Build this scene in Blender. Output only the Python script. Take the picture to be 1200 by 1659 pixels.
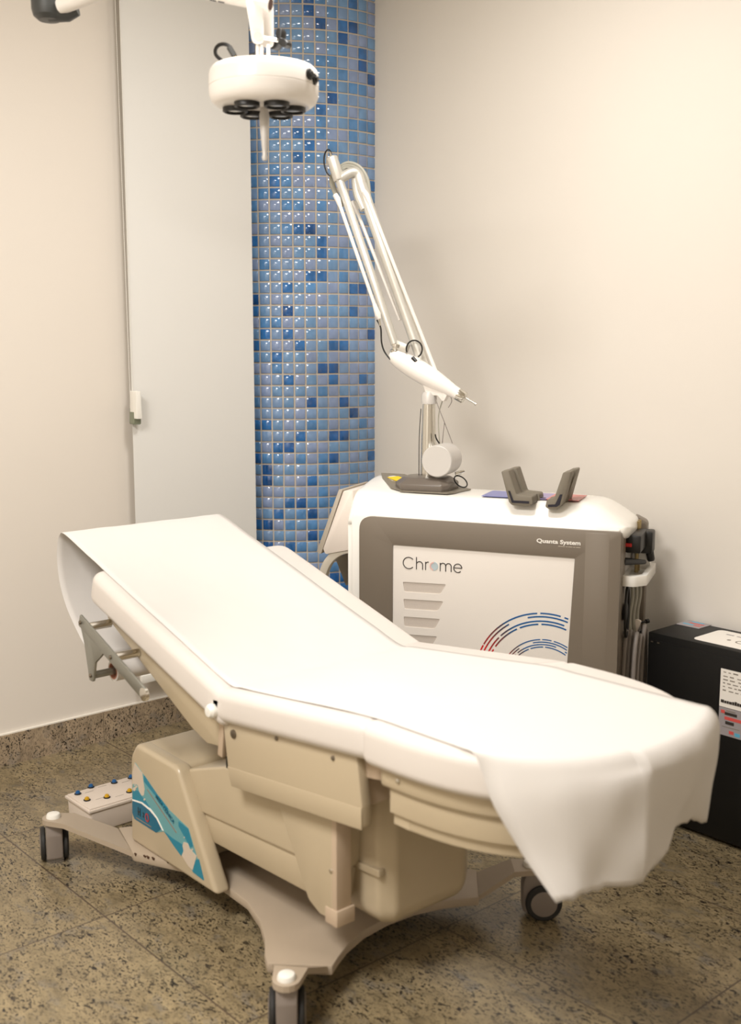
import bpy, bmesh, math, random
from mathutils import Vector, Matrix

# ------------------------------------------------------------------ clear
for o in list(bpy.data.objects):
    bpy.data.objects.remove(o, do_unlink=True)
S = bpy.context.scene
COL = S.collection
random.seed(7)
R = math.radians

# ------------------------------------------------------------------ camera
cd = bpy.data.cameras.new('camera')
cam = bpy.data.objects.new('camera', cd)
COL.objects.link(cam)
cam.location = (0, 0, 1.42)
cam.rotation_euler = (R(90) - math.atan(270 / 1800), 0, R(48.7))
cd.sensor_fit = 'VERTICAL'
cd.sensor_height = 36.0
cd.lens = 36.0 * 1800 / 1659
cd.clip_start = 0.05
cd.dof.use_dof = True
cd.dof.focus_distance = 3.6
cd.dof.aperture_fstop = 2.8
S.camera = cam

# ------------------------------------------------------------------ light
W = bpy.data.worlds.new('world')
S.world = W
W.use_nodes = True
W.node_tree.nodes['Background'].inputs[0].default_value = (1.0, 0.96, 0.92, 1)
W.node_tree.nodes['Background'].inputs[1].default_value = 0.15


def area(name, loc, size, power, color, aim=None):
    l = bpy.data.lights.new(name, 'AREA')
    l.shape = 'RECTANGLE'
    l.size, l.size_y = size
    l.energy = power
    l.color = color
    o = bpy.data.objects.new(name, l)
    COL.objects.link(o)
    o.location = loc
    if aim:
        o.rotation_euler = (Vector(aim) - Vector(loc)).to_track_quat('-Z', 'Y').to_euler()
    return o


area('ceiling_lamp_over_bed', (-2.0, 1.80, 2.84), (0.4, 0.4), 27, (1.0, 0.965, 0.925))
area('ceiling_lamp_entrance', (-1.40, -0.45, 2.84), (0.9, 0.9), 98, (1.0, 0.965, 0.925))

S.view_settings.view_transform = 'Standard'
S.view_settings.look = 'None'
S.view_settings.gamma = 1.0
S.view_settings.use_curve_mapping = False
S.view_settings.exposure = 0.12

# ------------------------------------------------------------------ materials


def lin(c):
    return tuple(((v / 12.92) if v <= 0.04045 else ((v + 0.055) / 1.055) ** 2.4) for v in c)


def mat(name, rgb, rough=0.5, metal=0.0, bump=0.0, bscale=60, coat=0.0, spec=0.5, vary=0.0, vscale=8.0,
        transmission=0.0, emit=None, bdist=0.002):
    """rgb is sRGB 0..1; every material gets a little procedural variation"""
    m = bpy.data.materials.new(name)
    m.use_nodes = True
    nt = m.node_tree
    b = nt.nodes['Principled BSDF']
    c = lin(rgb)
    b.inputs['Base Color'].default_value = (*c, 1)
    b.inputs['Roughness'].default_value = rough
    b.inputs['Metallic'].default_value = metal
    b.inputs['Coat Weight'].default_value = coat
    b.inputs['Coat Roughness'].default_value = 0.08
    b.inputs['Specular IOR Level'].default_value = spec
    b.inputs['Transmission Weight'].default_value = transmission
    if emit:
        b.inputs['Emission Color'].default_value = (*lin(rgb), 1)
        b.inputs['Emission Strength'].default_value = emit
    tc = nt.nodes.new('ShaderNodeTexCoord')
    if vary > 0:
        n = nt.nodes.new('ShaderNodeTexNoise')
        n.inputs['Scale'].default_value = vscale
        n.inputs['Detail'].default_value = 4
        nt.links.new(tc.outputs['Object'], n.inputs['Vector'])
        mx = nt.nodes.new('ShaderNodeMix')
        mx.data_type = 'RGBA'
        mx.inputs['A'].default_value = (*[v * (1 - vary) for v in c], 1)
        mx.inputs['B'].default_value = (*[min(1, v * (1 + vary)) for v in c], 1)
        nt.links.new(n.outputs['Fac'], mx.inputs['Factor'])
        nt.links.new(mx.outputs['Result'], b.inputs['Base Color'])
    if bump > 0:
        n = nt.nodes.new('ShaderNodeTexNoise')
        n.inputs['Scale'].default_value = bscale
        n.inputs['Detail'].default_value = 3
        nt.links.new(tc.outputs['Object'], n.inputs['Vector'])
        bp = nt.nodes.new('ShaderNodeBump')
        bp.inputs['Strength'].default_value = bump
        bp.inputs['Distance'].default_value = bdist
        nt.links.new(n.outputs['Fac'], bp.inputs['Height'])
        nt.links.new(bp.outputs['Normal'], b.inputs['Normal'])
    return m


def granite(name, base, grid=None, grout=(0.09, 0.065, 0.045), rough=0.28):
    m = bpy.data.materials.new(name)
    m.use_nodes = True
    nt = m.node_tree
    N, L = nt.nodes, nt.links
    b = N['Principled BSDF']
    b.inputs['Roughness'].default_value = rough
    tc = N.new('ShaderNodeTexCoord')

    def math_(op, a, v=None):
        n = N.new('ShaderNodeMath')
        n.operation = op
        if hasattr(a, 'links') or hasattr(a, 'is_linked'):
            L.new(a, n.inputs[0])
        else:
            n.inputs[0].default_value = a
        if v is not None:
            if hasattr(v, 'is_linked'):
                L.new(v, n.inputs[1])
            else:
                n.inputs[1].default_value = v
        return n.outputs[0]

    def noise(scale, detail=4, rough_=0.55, dist=0.0, vec=None):
        n = N.new('ShaderNodeTexNoise')
        n.inputs['Scale'].default_value = scale
        n.inputs['Detail'].default_value = detail
        n.inputs['Roughness'].default_value = rough_
        n.inputs['Distortion'].default_value = dist
        L.new(vec or tc.outputs['Object'], n.inputs['Vector'])
        return n.outputs['Fac']

    def ramp(f, stops):
        r = N.new('ShaderNodeValToRGB')
        L.new(f, r.inputs[0])
        e = r.color_ramp.elements
        while len(e) < len(stops):
            e.new(0.5)
        for i, (p, c) in enumerate(stops):
            e[i].position = p
            e[i].color = (*c, 1)
        return r.outputs[0]

    def mixc(f, a, bb):
        n = N.new('ShaderNodeMix')
        n.data_type = 'RGBA'
        if hasattr(f, 'is_linked'):
            L.new(f, n.inputs['Factor'])
        else:
            n.inputs['Factor'].default_value = f
        for k, v in (('A', a), ('B', bb)):
            if hasattr(v, 'is_linked'):
                L.new(v, n.inputs[k])
            else:
                n.inputs[k].default_value = (*v, 1)
        return n.outputs['Result']

    vec = tc.outputs['Object']
    cells = None
    if grid:
        sx, sy, pitch = grid
        sep = N.new('ShaderNodeSeparateXYZ')
        L.new(vec, sep.inputs[0])
        u = math_('DIVIDE', math_('SUBTRACT', sep.outputs[0], sx), pitch)
        v = math_('DIVIDE', math_('SUBTRACT', sep.outputs[1], sy), pitch)
        fu = math_('ABSOLUTE', math_('SUBTRACT', math_('FRACT', u), 0.5))
        fv = math_('ABSOLUTE', math_('SUBTRACT', math_('FRACT', v), 0.5))
        line = math_('GREATER_THAN', math_('MAXIMUM', fu, fv), 0.5 - 0.0021 / pitch)
        cmb = N.new('ShaderNodeCombineXYZ')
        L.new(math_('FLOOR', u), cmb.inputs[0])
        L.new(math_('FLOOR', v), cmb.inputs[1])
        wn = N.new('ShaderNodeTexWhiteNoise')
        wn.noise_dimensions = '3D'
        L.new(cmb.outputs[0], wn.inputs['Vector'])
        ofs = N.new('ShaderNodeVectorMath')
        ofs.operation = 'MULTIPLY_ADD'
        L.new(wn.outputs['Color'], ofs.inputs[0])
        ofs.inputs[1].default_value = (9, 9, 9)
        L.new(vec, ofs.inputs[2])
        vec = ofs.outputs[0]
        cells = wn.outputs['Value']
    # stretched flow of the stone
    mp = N.new('ShaderNodeMapping')
    mp.inputs['Rotation'].default_value = (0, 0, 0.9)
    mp.inputs['Scale'].default_value = (1.0, 1.9, 1.4)
    L.new(vec, mp.inputs[0])
    v2 = mp.outputs[0]
    d = [tuple(x * k for x in base) for k in (0.55, 0.82, 1.0, 1.22)]
    body = ramp(noise(14, 6, 0.65, 0.6, v2), [(0.30, d[0]), (0.45, d[1]), (0.58, d[2]), (0.75, d[3])])
    grey = (base[0] * 0.55, base[0] * 0.52, base[0] * 0.47)
    body = mixc(ramp(noise(9, 5, 0.7, 0.3, v2), [(0.54, (0, 0, 0)), (0.68, (.7, .7, .7))]), body, grey)
    # small dark mica flecks and larger blots
    f1 = ramp(noise(95, 4, 0.65, 0.5, v2), [(0.55, (0, 0, 0)), (0.595, (1, 1, 1))])
    f2 = ramp(noise(48, 4, 0.65, 0.6, v2), [(0.585, (0, 0, 0)), (0.625, (1, 1, 1))])
    clus = ramp(noise(7, 3, 0.5, 0.2, v2), [(0.34, (.30, .30, .30)), (0.52, (1, 1, 1))])
    fl = N.new('ShaderNodeMix')
    fl.data_type = 'RGBA'
    fl.blend_type = 'LIGHTEN'
    fl.inputs['Factor'].default_value = 1
    L.new(f1, fl.inputs['A'])
    L.new(f2, fl.inputs['B'])
    fm = N.new('ShaderNodeMix')
    fm.data_type = 'RGBA'
    fm.blend_type = 'MULTIPLY'
    fm.inputs['Factor'].default_value = 1
    L.new(fl.outputs['Result'], fm.inputs['A'])
    L.new(clus, fm.inputs['B'])
    bw = N.new('ShaderNodeRGBToBW')
    L.new(fm.outputs['Result'], bw.inputs[0])
    body = mixc(math_('MULTIPLY', bw.outputs[0], 1.0), body, (0.014, 0.011, 0.010))
    if grid:
        body = mixc(line, body, grout)
    L.new(body, b.inputs['Base Color'])
    return m


M = {}
M['wall'] = mat('painted_wall', (0.87, 0.845, 0.808), 0.62, bump=0.05, bscale=140, spec=0.3, vary=0.012, vscale=3)
M['wall_side'] = mat('painted_side_wall', (0.885, 0.855, 0.815), 0.6, bump=0.05, bscale=140, spec=0.3, vary=0.012, vscale=3)
M['ceiling'] = mat('ceiling_paint', (0.93, 0.91, 0.87), 0.8, vary=0.01)
M['floor'] = granite('granite_floor', (0.295, 0.232, 0.132), grid=(-3.0065, 1.2222, 0.603))
M['skirt'] = granite('granite_skirting', (0.40, 0.31, 0.21))
M['joint'] = mat('skirting_joint', (0.42, 0.37, 0.30), 0.8, vary=0.05)
M['silicone'] = mat('white_caulk', (0.90, 0.88, 0.84), 0.6, vary=0.04, vscale=40)
M['grout'] = mat('tile_grout', (0.80, 0.75, 0.68), 0.85, bump=0.2, bscale=300, vary=0.06, vscale=30)
M['blind'] = mat('blind_fabric', (0.892, 0.886, 0.868), 0.75, bump=0.04, bscale=500, vary=0.008, vscale=4)
M['white_plastic'] = mat('white_plastic', (0.93, 0.92, 0.89), 0.3, vary=0.01)
M['grey_green'] = mat('tinted_plastic', (0.50, 0.52, 0.44), 0.25, vary=0.05)
M['vinyl'] = mat('white_upholstery_vinyl', (0.865, 0.838, 0.812), 0.42, bump=0.06, bscale=420, vary=0.012, vscale=5)
M['paper'] = mat('examination_paper', (0.86, 0.845, 0.828), 0.85, bump=0.10, bscale=260, spec=0.2, vary=0.01)
M['card'] = mat('cardboard_core', (0.66, 0.45, 0.36), 0.8, vary=0.08, vscale=40)
M['abs'] = mat('beige_plastic_shell', (0.73, 0.67, 0.565), 0.30, coat=0.15, vary=0.012)
M['abs_light'] = mat('pale_plastic_shell', (0.755, 0.675, 0.585), 0.35, vary=0.012)
M['base'] = mat('beige_painted_steel', (0.68, 0.62, 0.545), 0.42, vary=0.03, vscale=6)
M['chip'] = mat('chipped_paint_rust', (0.30, 0.20, 0.13), 0.8, vary=0.2, vscale=60)
M['grey_plastic'] = mat('grey_caster_plastic', (0.53, 0.49, 0.46), 0.45, vary=0.02)
M['rubber'] = mat('dark_rubber', (0.15, 0.145, 0.14), 0.65, vary=0.08)
M['dark'] = mat('gap_shade_dark', (0.10, 0.09, 0.08), 0.8, vary=0.05)
M['black'] = mat('black_plastic', (0.085, 0.08, 0.075), 0.42, vary=0.05)
M['blackbox'] = mat('black_powder_coat', (0.05, 0.047, 0.043), 0.5, bump=0.05, bscale=500, vary=0.04, spec=0.35)
M['bracket'] = mat('grey_satin_steel', (0.60, 0.60, 0.57), 0.35, metal=0.7, vary=0.03)
M['chrome'] = mat('brushed_chrome', (0.86, 0.85, 0.82), 0.16, metal=1.0, vary=0.02)
M['alu'] = mat('satin_aluminium', (0.84, 0.83, 0.80), 0.38, metal=0.55, vary=0.02)
M['silver'] = mat('silver_paint', (0.80, 0.785, 0.765), 0.42, metal=0.15, vary=0.01)
M['screw'] = mat('screw_steel', (0.48, 0.44, 0.39), 0.35, metal=0.8, vary=0.05)
M['laser_white'] = mat('laser_white_shell', (0.955, 0.945, 0.92), 0.22, coat=0.3, vary=0.006)
M['laser_grey'] = mat('laser_grey_shell', (0.475, 0.435, 0.385), 0.38, vary=0.01)
M['laser_lip'] = mat('laser_grey_lip', (0.475, 0.435, 0.385), 0.30, vary=0.01)
M['panel'] = mat('laser_door_white', (0.93, 0.905, 0.875), 0.4, vary=0.006)
M['console'] = mat('console_taupe', (0.70, 0.66, 0.60), 0.45, vary=0.02)
M['console_white'] = mat('console_white', (0.90, 0.86, 0.82), 0.4, vary=0.01)
M['handle_beige'] = mat('handle_beige', (0.80, 0.77, 0.71), 0.5, bump=0.1, bscale=500, vary=0.02)
M['holder'] = mat('holder_brown_grey', (0.47, 0.44, 0.385), 0.6, bump=0.25, bscale=700, vary=0.06, vscale=60)
M['inset'] = mat('holder_dark_inset', (0.09, 0.08, 0.14), 0.4, vary=0.05)
M['arm_base'] = mat('arm_base_grey', (0.42, 0.385, 0.35), 0.32, vary=0.02)
M['arm_plate'] = mat('arm_plate_grey', (0.49, 0.46, 0.41), 0.4, vary=0.02)
M['yellow'] = mat('yellow_print', (0.93, 0.79, 0.10), 0.5, vary=0.03)
M['ink'] = mat('dark_ink', (0.20, 0.175, 0.16), 0.5, vary=0.05)
M['ink_light'] = mat('grey_ink', (0.52, 0.49, 0.45), 0.6, vary=0.05)
M['white_ink'] = mat('white_ink', (0.95, 0.93, 0.90), 0.5, vary=0.01)
M['cable'] = mat('grey_cable', (0.55, 0.52, 0.50), 0.5, vary=0.04, vscale=30)
M['cable_pale'] = mat('pale_grey_hose', (0.63, 0.62, 0.57), 0.45, vary=0.03)
M['red'] = mat('red_plastic', (0.78, 0.12, 0.10), 0.4, vary=0.05)
M['lamp_white'] = mat('lamp_white_enamel', (0.945, 0.925, 0.90), 0.28, coat=0.2, vary=0.008)
M['elbow'] = mat('dark_grey_joint_cover', (0.25, 0.255, 0.25), 0.42, vary=0.06, vscale=20)
M['tube_inside'] = mat('tube_bore', (0.28, 0.17, 0.12), 0.6, vary=0.1)
M['lens'] = mat('lamp_lens_glass', (0.80, 0.79, 0.76), 0.08, spec=0.7, coat=0.6, vary=0.04)
M['brass'] = mat('brass_gland', (0.68, 0.60, 0.42), 0.35, metal=0.6, vary=0.05)
M['blue'] = mat('blue_push_button', (0.09, 0.34, 0.56), 0.3, vary=0.04)
M['btn_yellow'] = mat('yellow_push_button', (0.80, 0.62, 0.08), 0.3, vary=0.04)
M['pedal'] = mat('ivory_plastic', (0.86, 0.81, 0.76), 0.45, vary=0.02)
M['sticker_teal'] = mat('sticker_teal', (0.12, 0.50, 0.60), 0.3, vary=0.02)
M['sticker_blue'] = mat('sticker_deep_blue', (0.0, 0.385, 0.50), 0.3, vary=0.02)
M['sticker_pale'] = mat('sticker_pale', (0.80, 0.745, 0.68), 0.35, vary=0.02)
M['sticker_sky'] = mat('sticker_sky', (0.40, 0.625, 0.65), 0.3, vary=0.02)
M['logo_red'] = mat('logo_red', (0.66, 0.22, 0.26), 0.4, vary=0.03)
M['label_white'] = mat('paper_label_white', (0.92, 0.90, 0.87), 0.5, vary=0.015)
M['label_grey'] = mat('paper_label_grey', (0.60, 0.575, 0.58), 0.5, vary=0.02)
M['label_cyan'] = mat('label_cyan', (0.35, 0.66, 0.78), 0.5, vary=0.03)
M['label_red'] = mat('label_red', (0.80, 0.32, 0.30), 0.5, vary=0.03)
M['mesh_grey'] = mat('vent_fabric', (0.81, 0.77, 0.73), 0.8, bump=0.3, bscale=900, vary=0.12, vscale=700)

# colours of the mosaic: light periwinkle, sky, mid blue, deep blue (per tile, with a streak of glaze inside each)


def tile_mat(name, c, k):
    m = mat(name, c, 0.12, coat=0.5, spec=0.5, bump=0.02, bscale=14, bdist=0.002)
    nt = m.node_tree
    n = nt.nodes.new('ShaderNodeTexNoise')
    n.inputs['Scale'].default_value = 22
    n.inputs['Detail'].default_value = 2
    tc = [x for x in nt.nodes if x.type == 'TEX_COORD'][0]
    nt.links.new(tc.outputs['Object'], n.inputs['Vector'])
    cr = nt.nodes.new('ShaderNodeValToRGB')
    l = lin(c)
    cr.color_ramp.elements[0].position = 0.35
    cr.color_ramp.elements[1].position = 0.68
    cr.color_ramp.elements[0].color = (*[v * (1 - k) for v in l], 1)
    cr.color_ramp.elements[1].color = (*[min(1, v * (1 + k)) for v in l], 1)
    nt.links.new(n.outputs['Fac'], cr.inputs[0])
    nt.links.new(cr.outputs[0], nt.nodes['Principled BSDF'].inputs['Base Color'])
    return m


TILES = [tile_mat('glaze_periwinkle', (0.525, 0.60, 0.745), 0.07), tile_mat('glaze_sky', (0.43, 0.585, 0.75), 0.09),
         tile_mat('glaze_soft_blue', (0.475, 0.595, 0.75), 0.08),
         tile_mat('glaze_cornflower', (0.33, 0.53, 0.735), 0.16), tile_mat('glaze_mid_blue', (0.19, 0.43, 0.68), 0.22),
         tile_mat('glaze_deep_blue', (0.13, 0.345, 0.59), 0.30)]

# ------------------------------------------------------------------ geometry helpers


def nb():
    return bmesh.new()


def link(name, bm, m, parent=None, world=True, bevel=0.0, seg=2, smooth=True, ang=32, limit=30):
    """finish a bmesh into ONE mesh object; world=True when its vertices are in world space"""
    bmesh.ops.remove_doubles(bm, verts=bm.verts, dist=1e-6)
    bmesh.ops.recalc_face_normals(bm, faces=bm.faces)
    if bevel > 0:
        es = [e for e in bm.edges if len(e.link_faces) == 2 and e.calc_face_angle(0) > R(limit)]
        bmesh.ops.bevel(bm, geom=es, offset=bevel, segments=seg, affect='EDGES', profile=0.5, clamp_overlap=True)
    if parent is not None and world:
        bm.transform(ORIG[parent.name].inverted())
    me = bpy.data.meshes.new(name)
    bm.to_mesh(me)
    bm.free()
    if smooth:
        for p in me.polygons:
            p.use_smooth = True
        me.set_sharp_from_angle(angle=R(ang))
    ms = m if isinstance(m, (list, tuple)) else [m]
    for x in ms:
        me.materials.append(M[x] if isinstance(x, str) else x)
    o = bpy.data.objects.new(name, me)
    COL.objects.link(o)
    if parent is not None:
        o.parent = parent
        ORIG[o.name] = ORIG[parent.name]
    else:
        ORIG[o.name] = Matrix.Identity(4)
    return o


ORIG = {}


def thing(name, label, cat, loc=(0, 0, 0), rotz=0.0, group=None):
    o = bpy.data.objects.new(name, None)
    o.empty_display_size = 0.05
    COL.objects.link(o)
    o.location = loc
    o.rotation_euler = (0, 0, rotz)
    o['label'] = label
    o['category'] = cat
    if group:
        o['group'] = group
    ORIG[o.name] = Matrix.Translation(loc) @ Matrix.Rotation(rotz, 4, 'Z')
    return o


def struct(name, bm, m, **k):
    o = link(name, bm, m, **k)
    o['kind'] = 'structure'
    return o


def box(bm, x0, x1, y0, y1, z0, z1, mtx=None):
    v = [bm.verts.new((x, y, z)) for x in (x0, x1) for y in (y0, y1) for z in (z0, z1)]
    for f in ((0, 1, 3, 2), (4, 6, 7, 5), (0, 4, 5, 1), (2, 3, 7, 6), (0, 2, 6, 4), (1, 5, 7, 3)):
        bm.faces.new([v[i] for i in f])
    if mtx:
        bmesh.ops.transform(bm, matrix=mtx, verts=v)
    return v


def prism(bm, pts, axis, lo, hi, mtx=None):
    """extrude a 2D outline: axis y -> pts (x,z); x -> (y,z); z -> (x,y)"""
    def P(p, t):
        return {'y': (p[0], t, p[1]), 'x': (t, p[0], p[1]), 'z': (p[0], p[1], t)}[axis]
    a = [bm.verts.new(P(p, lo)) for p in pts]
    b = [bm.verts.new(P(p, hi)) for p in pts]
    bm.faces.new(a)
    bm.faces.new(b[::-1])
    n = len(pts)
    for i in range(n):
        bm.faces.new((a[i], b[i], b[(i + 1) % n], a[(i + 1) % n]))
    if mtx:
        bmesh.ops.transform(bm, matrix=mtx, verts=a + b)
    return a + b


def rounded(pts, radii, n=5):
    """round the corners of a 2D polygon"""
    out = []
    N = len(pts)
    if not isinstance(radii, (list, tuple)):
        radii = [radii] * N
    for i in range(N):
        p = Vector(pts[i])
        a = Vector(pts[i - 1]) - p
        c = Vector(pts[(i + 1) % N]) - p
        r = radii[i]
        if r <= 0:
            out.append(tuple(p))
            continue
        an = a.normalized()
        cn = c.normalized()
        h = an.angle(cn) / 2
        d = min(r / math.tan(h), a.length * 0.49, c.length * 0.49)
        p0 = p + an * d
        p1 = p + cn * d
        for k in range(n + 1):
            t = k / n
            out.append(tuple(p0 * (1 - t) ** 2 + p * 2 * t * (1 - t) + p1 * t * t))
    return out


def smooth_path(pts, n=6):
    P = [Vector(p) for p in pts]
    out = []
    for i in range(len(P) - 1):
        p0 = P[max(i - 1, 0)]
        p1, p2 = P[i], P[i + 1]
        p3 = P[min(i + 2, len(P) - 1)]
        for k in range(n):
            t = k / n
            out.append(0.5 * ((2 * p1) + (p2 - p0) * t + (2 * p0 - 5 * p1 + 4 * p2 - p3) * t * t + (3 * p1 - p0 - 3 * p2 + p3) * t ** 3))
    out.append(P[-1])
    return out


def tube(bm, pts, r, seg=10, closed=False, cap=True):
    P = [Vector(p) for p in pts]
    n = len(P)
    rr = r if isinstance(r, (list, tuple)) else [r] * n
    T = []
    for i in range(n):
        if closed:
            t = P[(i + 1) % n] - P[i - 1]
        else:
            t = P[min(i + 1, n - 1)] - P[max(i - 1, 0)]
        T.append(t.normalized())
    u = T[0].orthogonal().normalized()
    rings = []
    for i in range(n):
        if i:
            q = T[i - 1].rotation_difference(T[i])
            u = q @ u
        u = (u - T[i] * u.dot(T[i])).normalized()
        w = T[i].cross(u)
        rings.append([bm.verts.new(P[i] + (u * math.cos(2 * math.pi * k / seg) + w * math.sin(2 * math.pi * k / seg)) * rr[i]) for k in range(seg)])
    m = n if closed else n - 1
    for i in range(m):
        a, b = rings[i], rings[(i + 1) % n]
        for k in range(seg):
            bm.faces.new((a[k], a[(k + 1) % seg], b[(k + 1) % seg], b[k]))
    if cap and not closed:
        bm.faces.new(rings[0][::-1])
        bm.faces.new(rings[-1])


def lathe(bm, prof, origin, axis=(0, 0, 1), seg=32):
    """prof: list of (radius, height) from one end to the other"""
    ax = Vector(axis).normalized()
    u = ax.orthogonal().normalized()
    w = ax.cross(u)
    o = Vector(origin)
    rings = []
    for r, h in prof:
        if r < 1e-6:
            rings.append([bm.verts.new(o + ax * h)])
        else:
            rings.append([bm.verts.new(o + ax * h + (u * math.cos(2 * math.pi * k / seg) + w * math.sin(2 * math.pi * k / seg)) * r) for k in range(seg)])
    for a, b in zip(rings, rings[1:]):
        for k in range(seg):
            k2 = (k + 1) % seg
            if len(a) == 1 and len(b) == 1:
                continue
            if len(a) == 1:
                bm.faces.new((a[0], b[k2], b[k]))
            elif len(b) == 1:
                bm.faces.new((a[k], a[k2], b[0]))
            else:
                bm.faces.new((a[k], a[k2], b[k2], b[k]))
    if len(rings[0]) > 1:
        bm.faces.new(rings[0][::-1])
    if len(rings[-1]) > 1:
        bm.faces.new(rings[-1])


def bar(bm, p0, p1, w, h, up=(0, 0, 1)):
    """rectangular bar between two points"""
    a, b = Vector(p0), Vector(p1)
    t = (b - a).normalized()
    s = t.cross(Vector(up)).normalized()
    v = s.cross(t)
    ring = []
    for p in (a, b):
        ring.append([bm.verts.new(p + s * w / 2 * i + v * h / 2 * j) for i, j in ((-1, -1), (1, -1), (1, 1), (-1, 1))])
    A, B = ring
    bm.faces.new(A[::-1])
    bm.faces.new(B)
    for k in range(4):
        bm.faces.new((A[k], A[(k + 1) % 4], B[(k + 1) % 4], B[k]))


def ball(bm, c, r, seg=12):
    lathe(bm, [(0, -r)] + [(r * math.cos(t), r * math.sin(t)) for t in [R(-90 + 180 * i / (seg // 2)) for i in range(1, seg // 2)]] + [(0, r)], c, seg=seg)


def pad(bm, outline, z0, z1, rt, rb, mtx, n=6):
    """upholstered pad: outline (x,y) counter-clockwise, rounded rims of radius rt (top) and rb (bottom)"""
    N = len(outline)
    P = [Vector(p) for p in outline]
    nor = []
    for i in range(N):
        t = (P[(i + 1) % N] - P[i - 1]).normalized()
        nor.append(Vector((t.y, -t.x)))
    prof = []
    for k in range(n + 1):
        t = k / n * math.pi / 2
        prof.append((rb * (1 - math.sin(t)), z0 + rb * (1 - math.cos(t))))
    for k in range(n + 1):
        t = k / n * math.pi / 2
        prof.append((rt * (1 - math.cos(t)), z1 - rt * (1 - math.sin(t))))
    rings = []
    vs = []
    for ins, z in prof:
        ring = [bm.verts.new((P[i].x - nor[i].x * ins, P[i].y - nor[i].y * ins, z)) for i in range(N)]
        rings.append(ring)
        vs += ring
    for a, b in zip(rings, rings[1:]):
        for k in range(N):
            bm.faces.new((a[k], a[(k + 1) % N], b[(k + 1) % N], b[k]))
    bm.faces.new(rings[0][::-1])
    bm.faces.new(rings[-1])
    bmesh.ops.transform(bm, matrix=mtx, verts=vs)


def text(name, body, size, m, parent, mtx, depth=0.0006, offset=0.0, sx=1.0, align='LEFT', spacing=1.0):
    """raised lettering as a mesh; mtx is in the parent's local space"""
    c = bpy.data.curves.new(name, 'FONT')
    c.body = body
    c.size = size
    c.extrude = depth
    c.offset = offset
    c.align_x = align
    c.space_character = spacing
    c.resolution_u = 3
    t = bpy.data.objects.new(name + '_tmp', c)
    COL.objects.link(t)
    dg = bpy.context.evaluated_depsgraph_get()
    me = bpy.data.meshes.new_from_object(t.evaluated_get(dg))
    bpy.data.objects.remove(t, do_unlink=True)
    me.transform(mtx @ Matrix.Diagonal((sx, 1, 1, 1)))
    me.name = name
    me.materials.clear()
    me.materials.append(M[m])
    o = bpy.data.objects.new(name, me)
    COL.objects.link(o)
    o.parent = parent
    ORIG[o.name] = ORIG[parent.name]
    return o


def frame(origin, xdir, ydir):
    """matrix whose local x,y run along the given directions"""
    x = Vector(xdir).normalized()
    y = Vector(ydir)
    y = (y - x * y.dot(x)).normalized()
    z = x.cross(y)
    m = Matrix((x, y, z)).transposed().to_4x4()
    m.translation = Vector(origin)
    return m


# ------------------------------------------------------------------ the room
XA, YB, ZC = -3.555, 2.97, 2.86
XR, YF = 1.35, -1.45
bm = nb(); box(bm, XA - .1, XR + .1, YF - .1, YB + .1, -.1, 0); struct('floor', bm, 'floor', smooth=False)
bm = nb()   # the left wall has a window niche behind the blind, next to the column
box(bm, XA - .1, XA, YF - .1, 2.06, 0, ZC); box(bm, XA - .1, XA, 2.06, YB + .1, 0, .45); box(bm, XA - .3, XA - .2, 2.06, YB + .1, .45, ZC)
struct('wall_left', bm, 'wall_side', smooth=False)
bm = nb(); box(bm, XA, XR, YB, YB + .1, 0, ZC); struct('wall_back', bm, 'wall', smooth=False)
bm = nb(); box(bm, XR, XR + .1, YF - .1, YB + .1, 0, ZC); struct('wall_right', bm, 'wall', smooth=False)
bm = nb(); box(bm, XA, XR, YF - .1, YF, 0, ZC); struct('wall_front', bm, 'wall', smooth=False)
bm = nb(); box(bm, XA - .1, XR + .1, YF - .1, YB + .1, ZC, ZC + .1); struct('ceiling', bm, 'ceiling', smooth=False)

# granite skirting, cut at the tile joints
bm = nb()
ys = [YF] + [1.2222 + .603 * k for k in range(-4, 3) if 1.2222 + .603 * k > YF] + [2.552]
for a, b in zip(ys, ys[1:]):
    box(bm, XA, XA + .014, a + .0008, b - .0008, 0, .108)
struct('baseboard_left', bm, 'skirt', smooth=False)
bm = nb(); box(bm, XA, XA + .010, YF, 2.552, .108, .112); struct('trim_1', bm, 'silicone', smooth=False)
bm = nb()
xs = [-3.36] + [-3.0065 + .603 * k for k in range(0, 8) if -3.0065 + .603 * k < XR] + [XR]
for a, b in zip(xs, xs[1:]):
    box(bm, a + .0008, b - .0008, YB - .014, YB, 0, .108)
struct('baseboard_back', bm, 'skirt', smooth=False)

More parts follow.
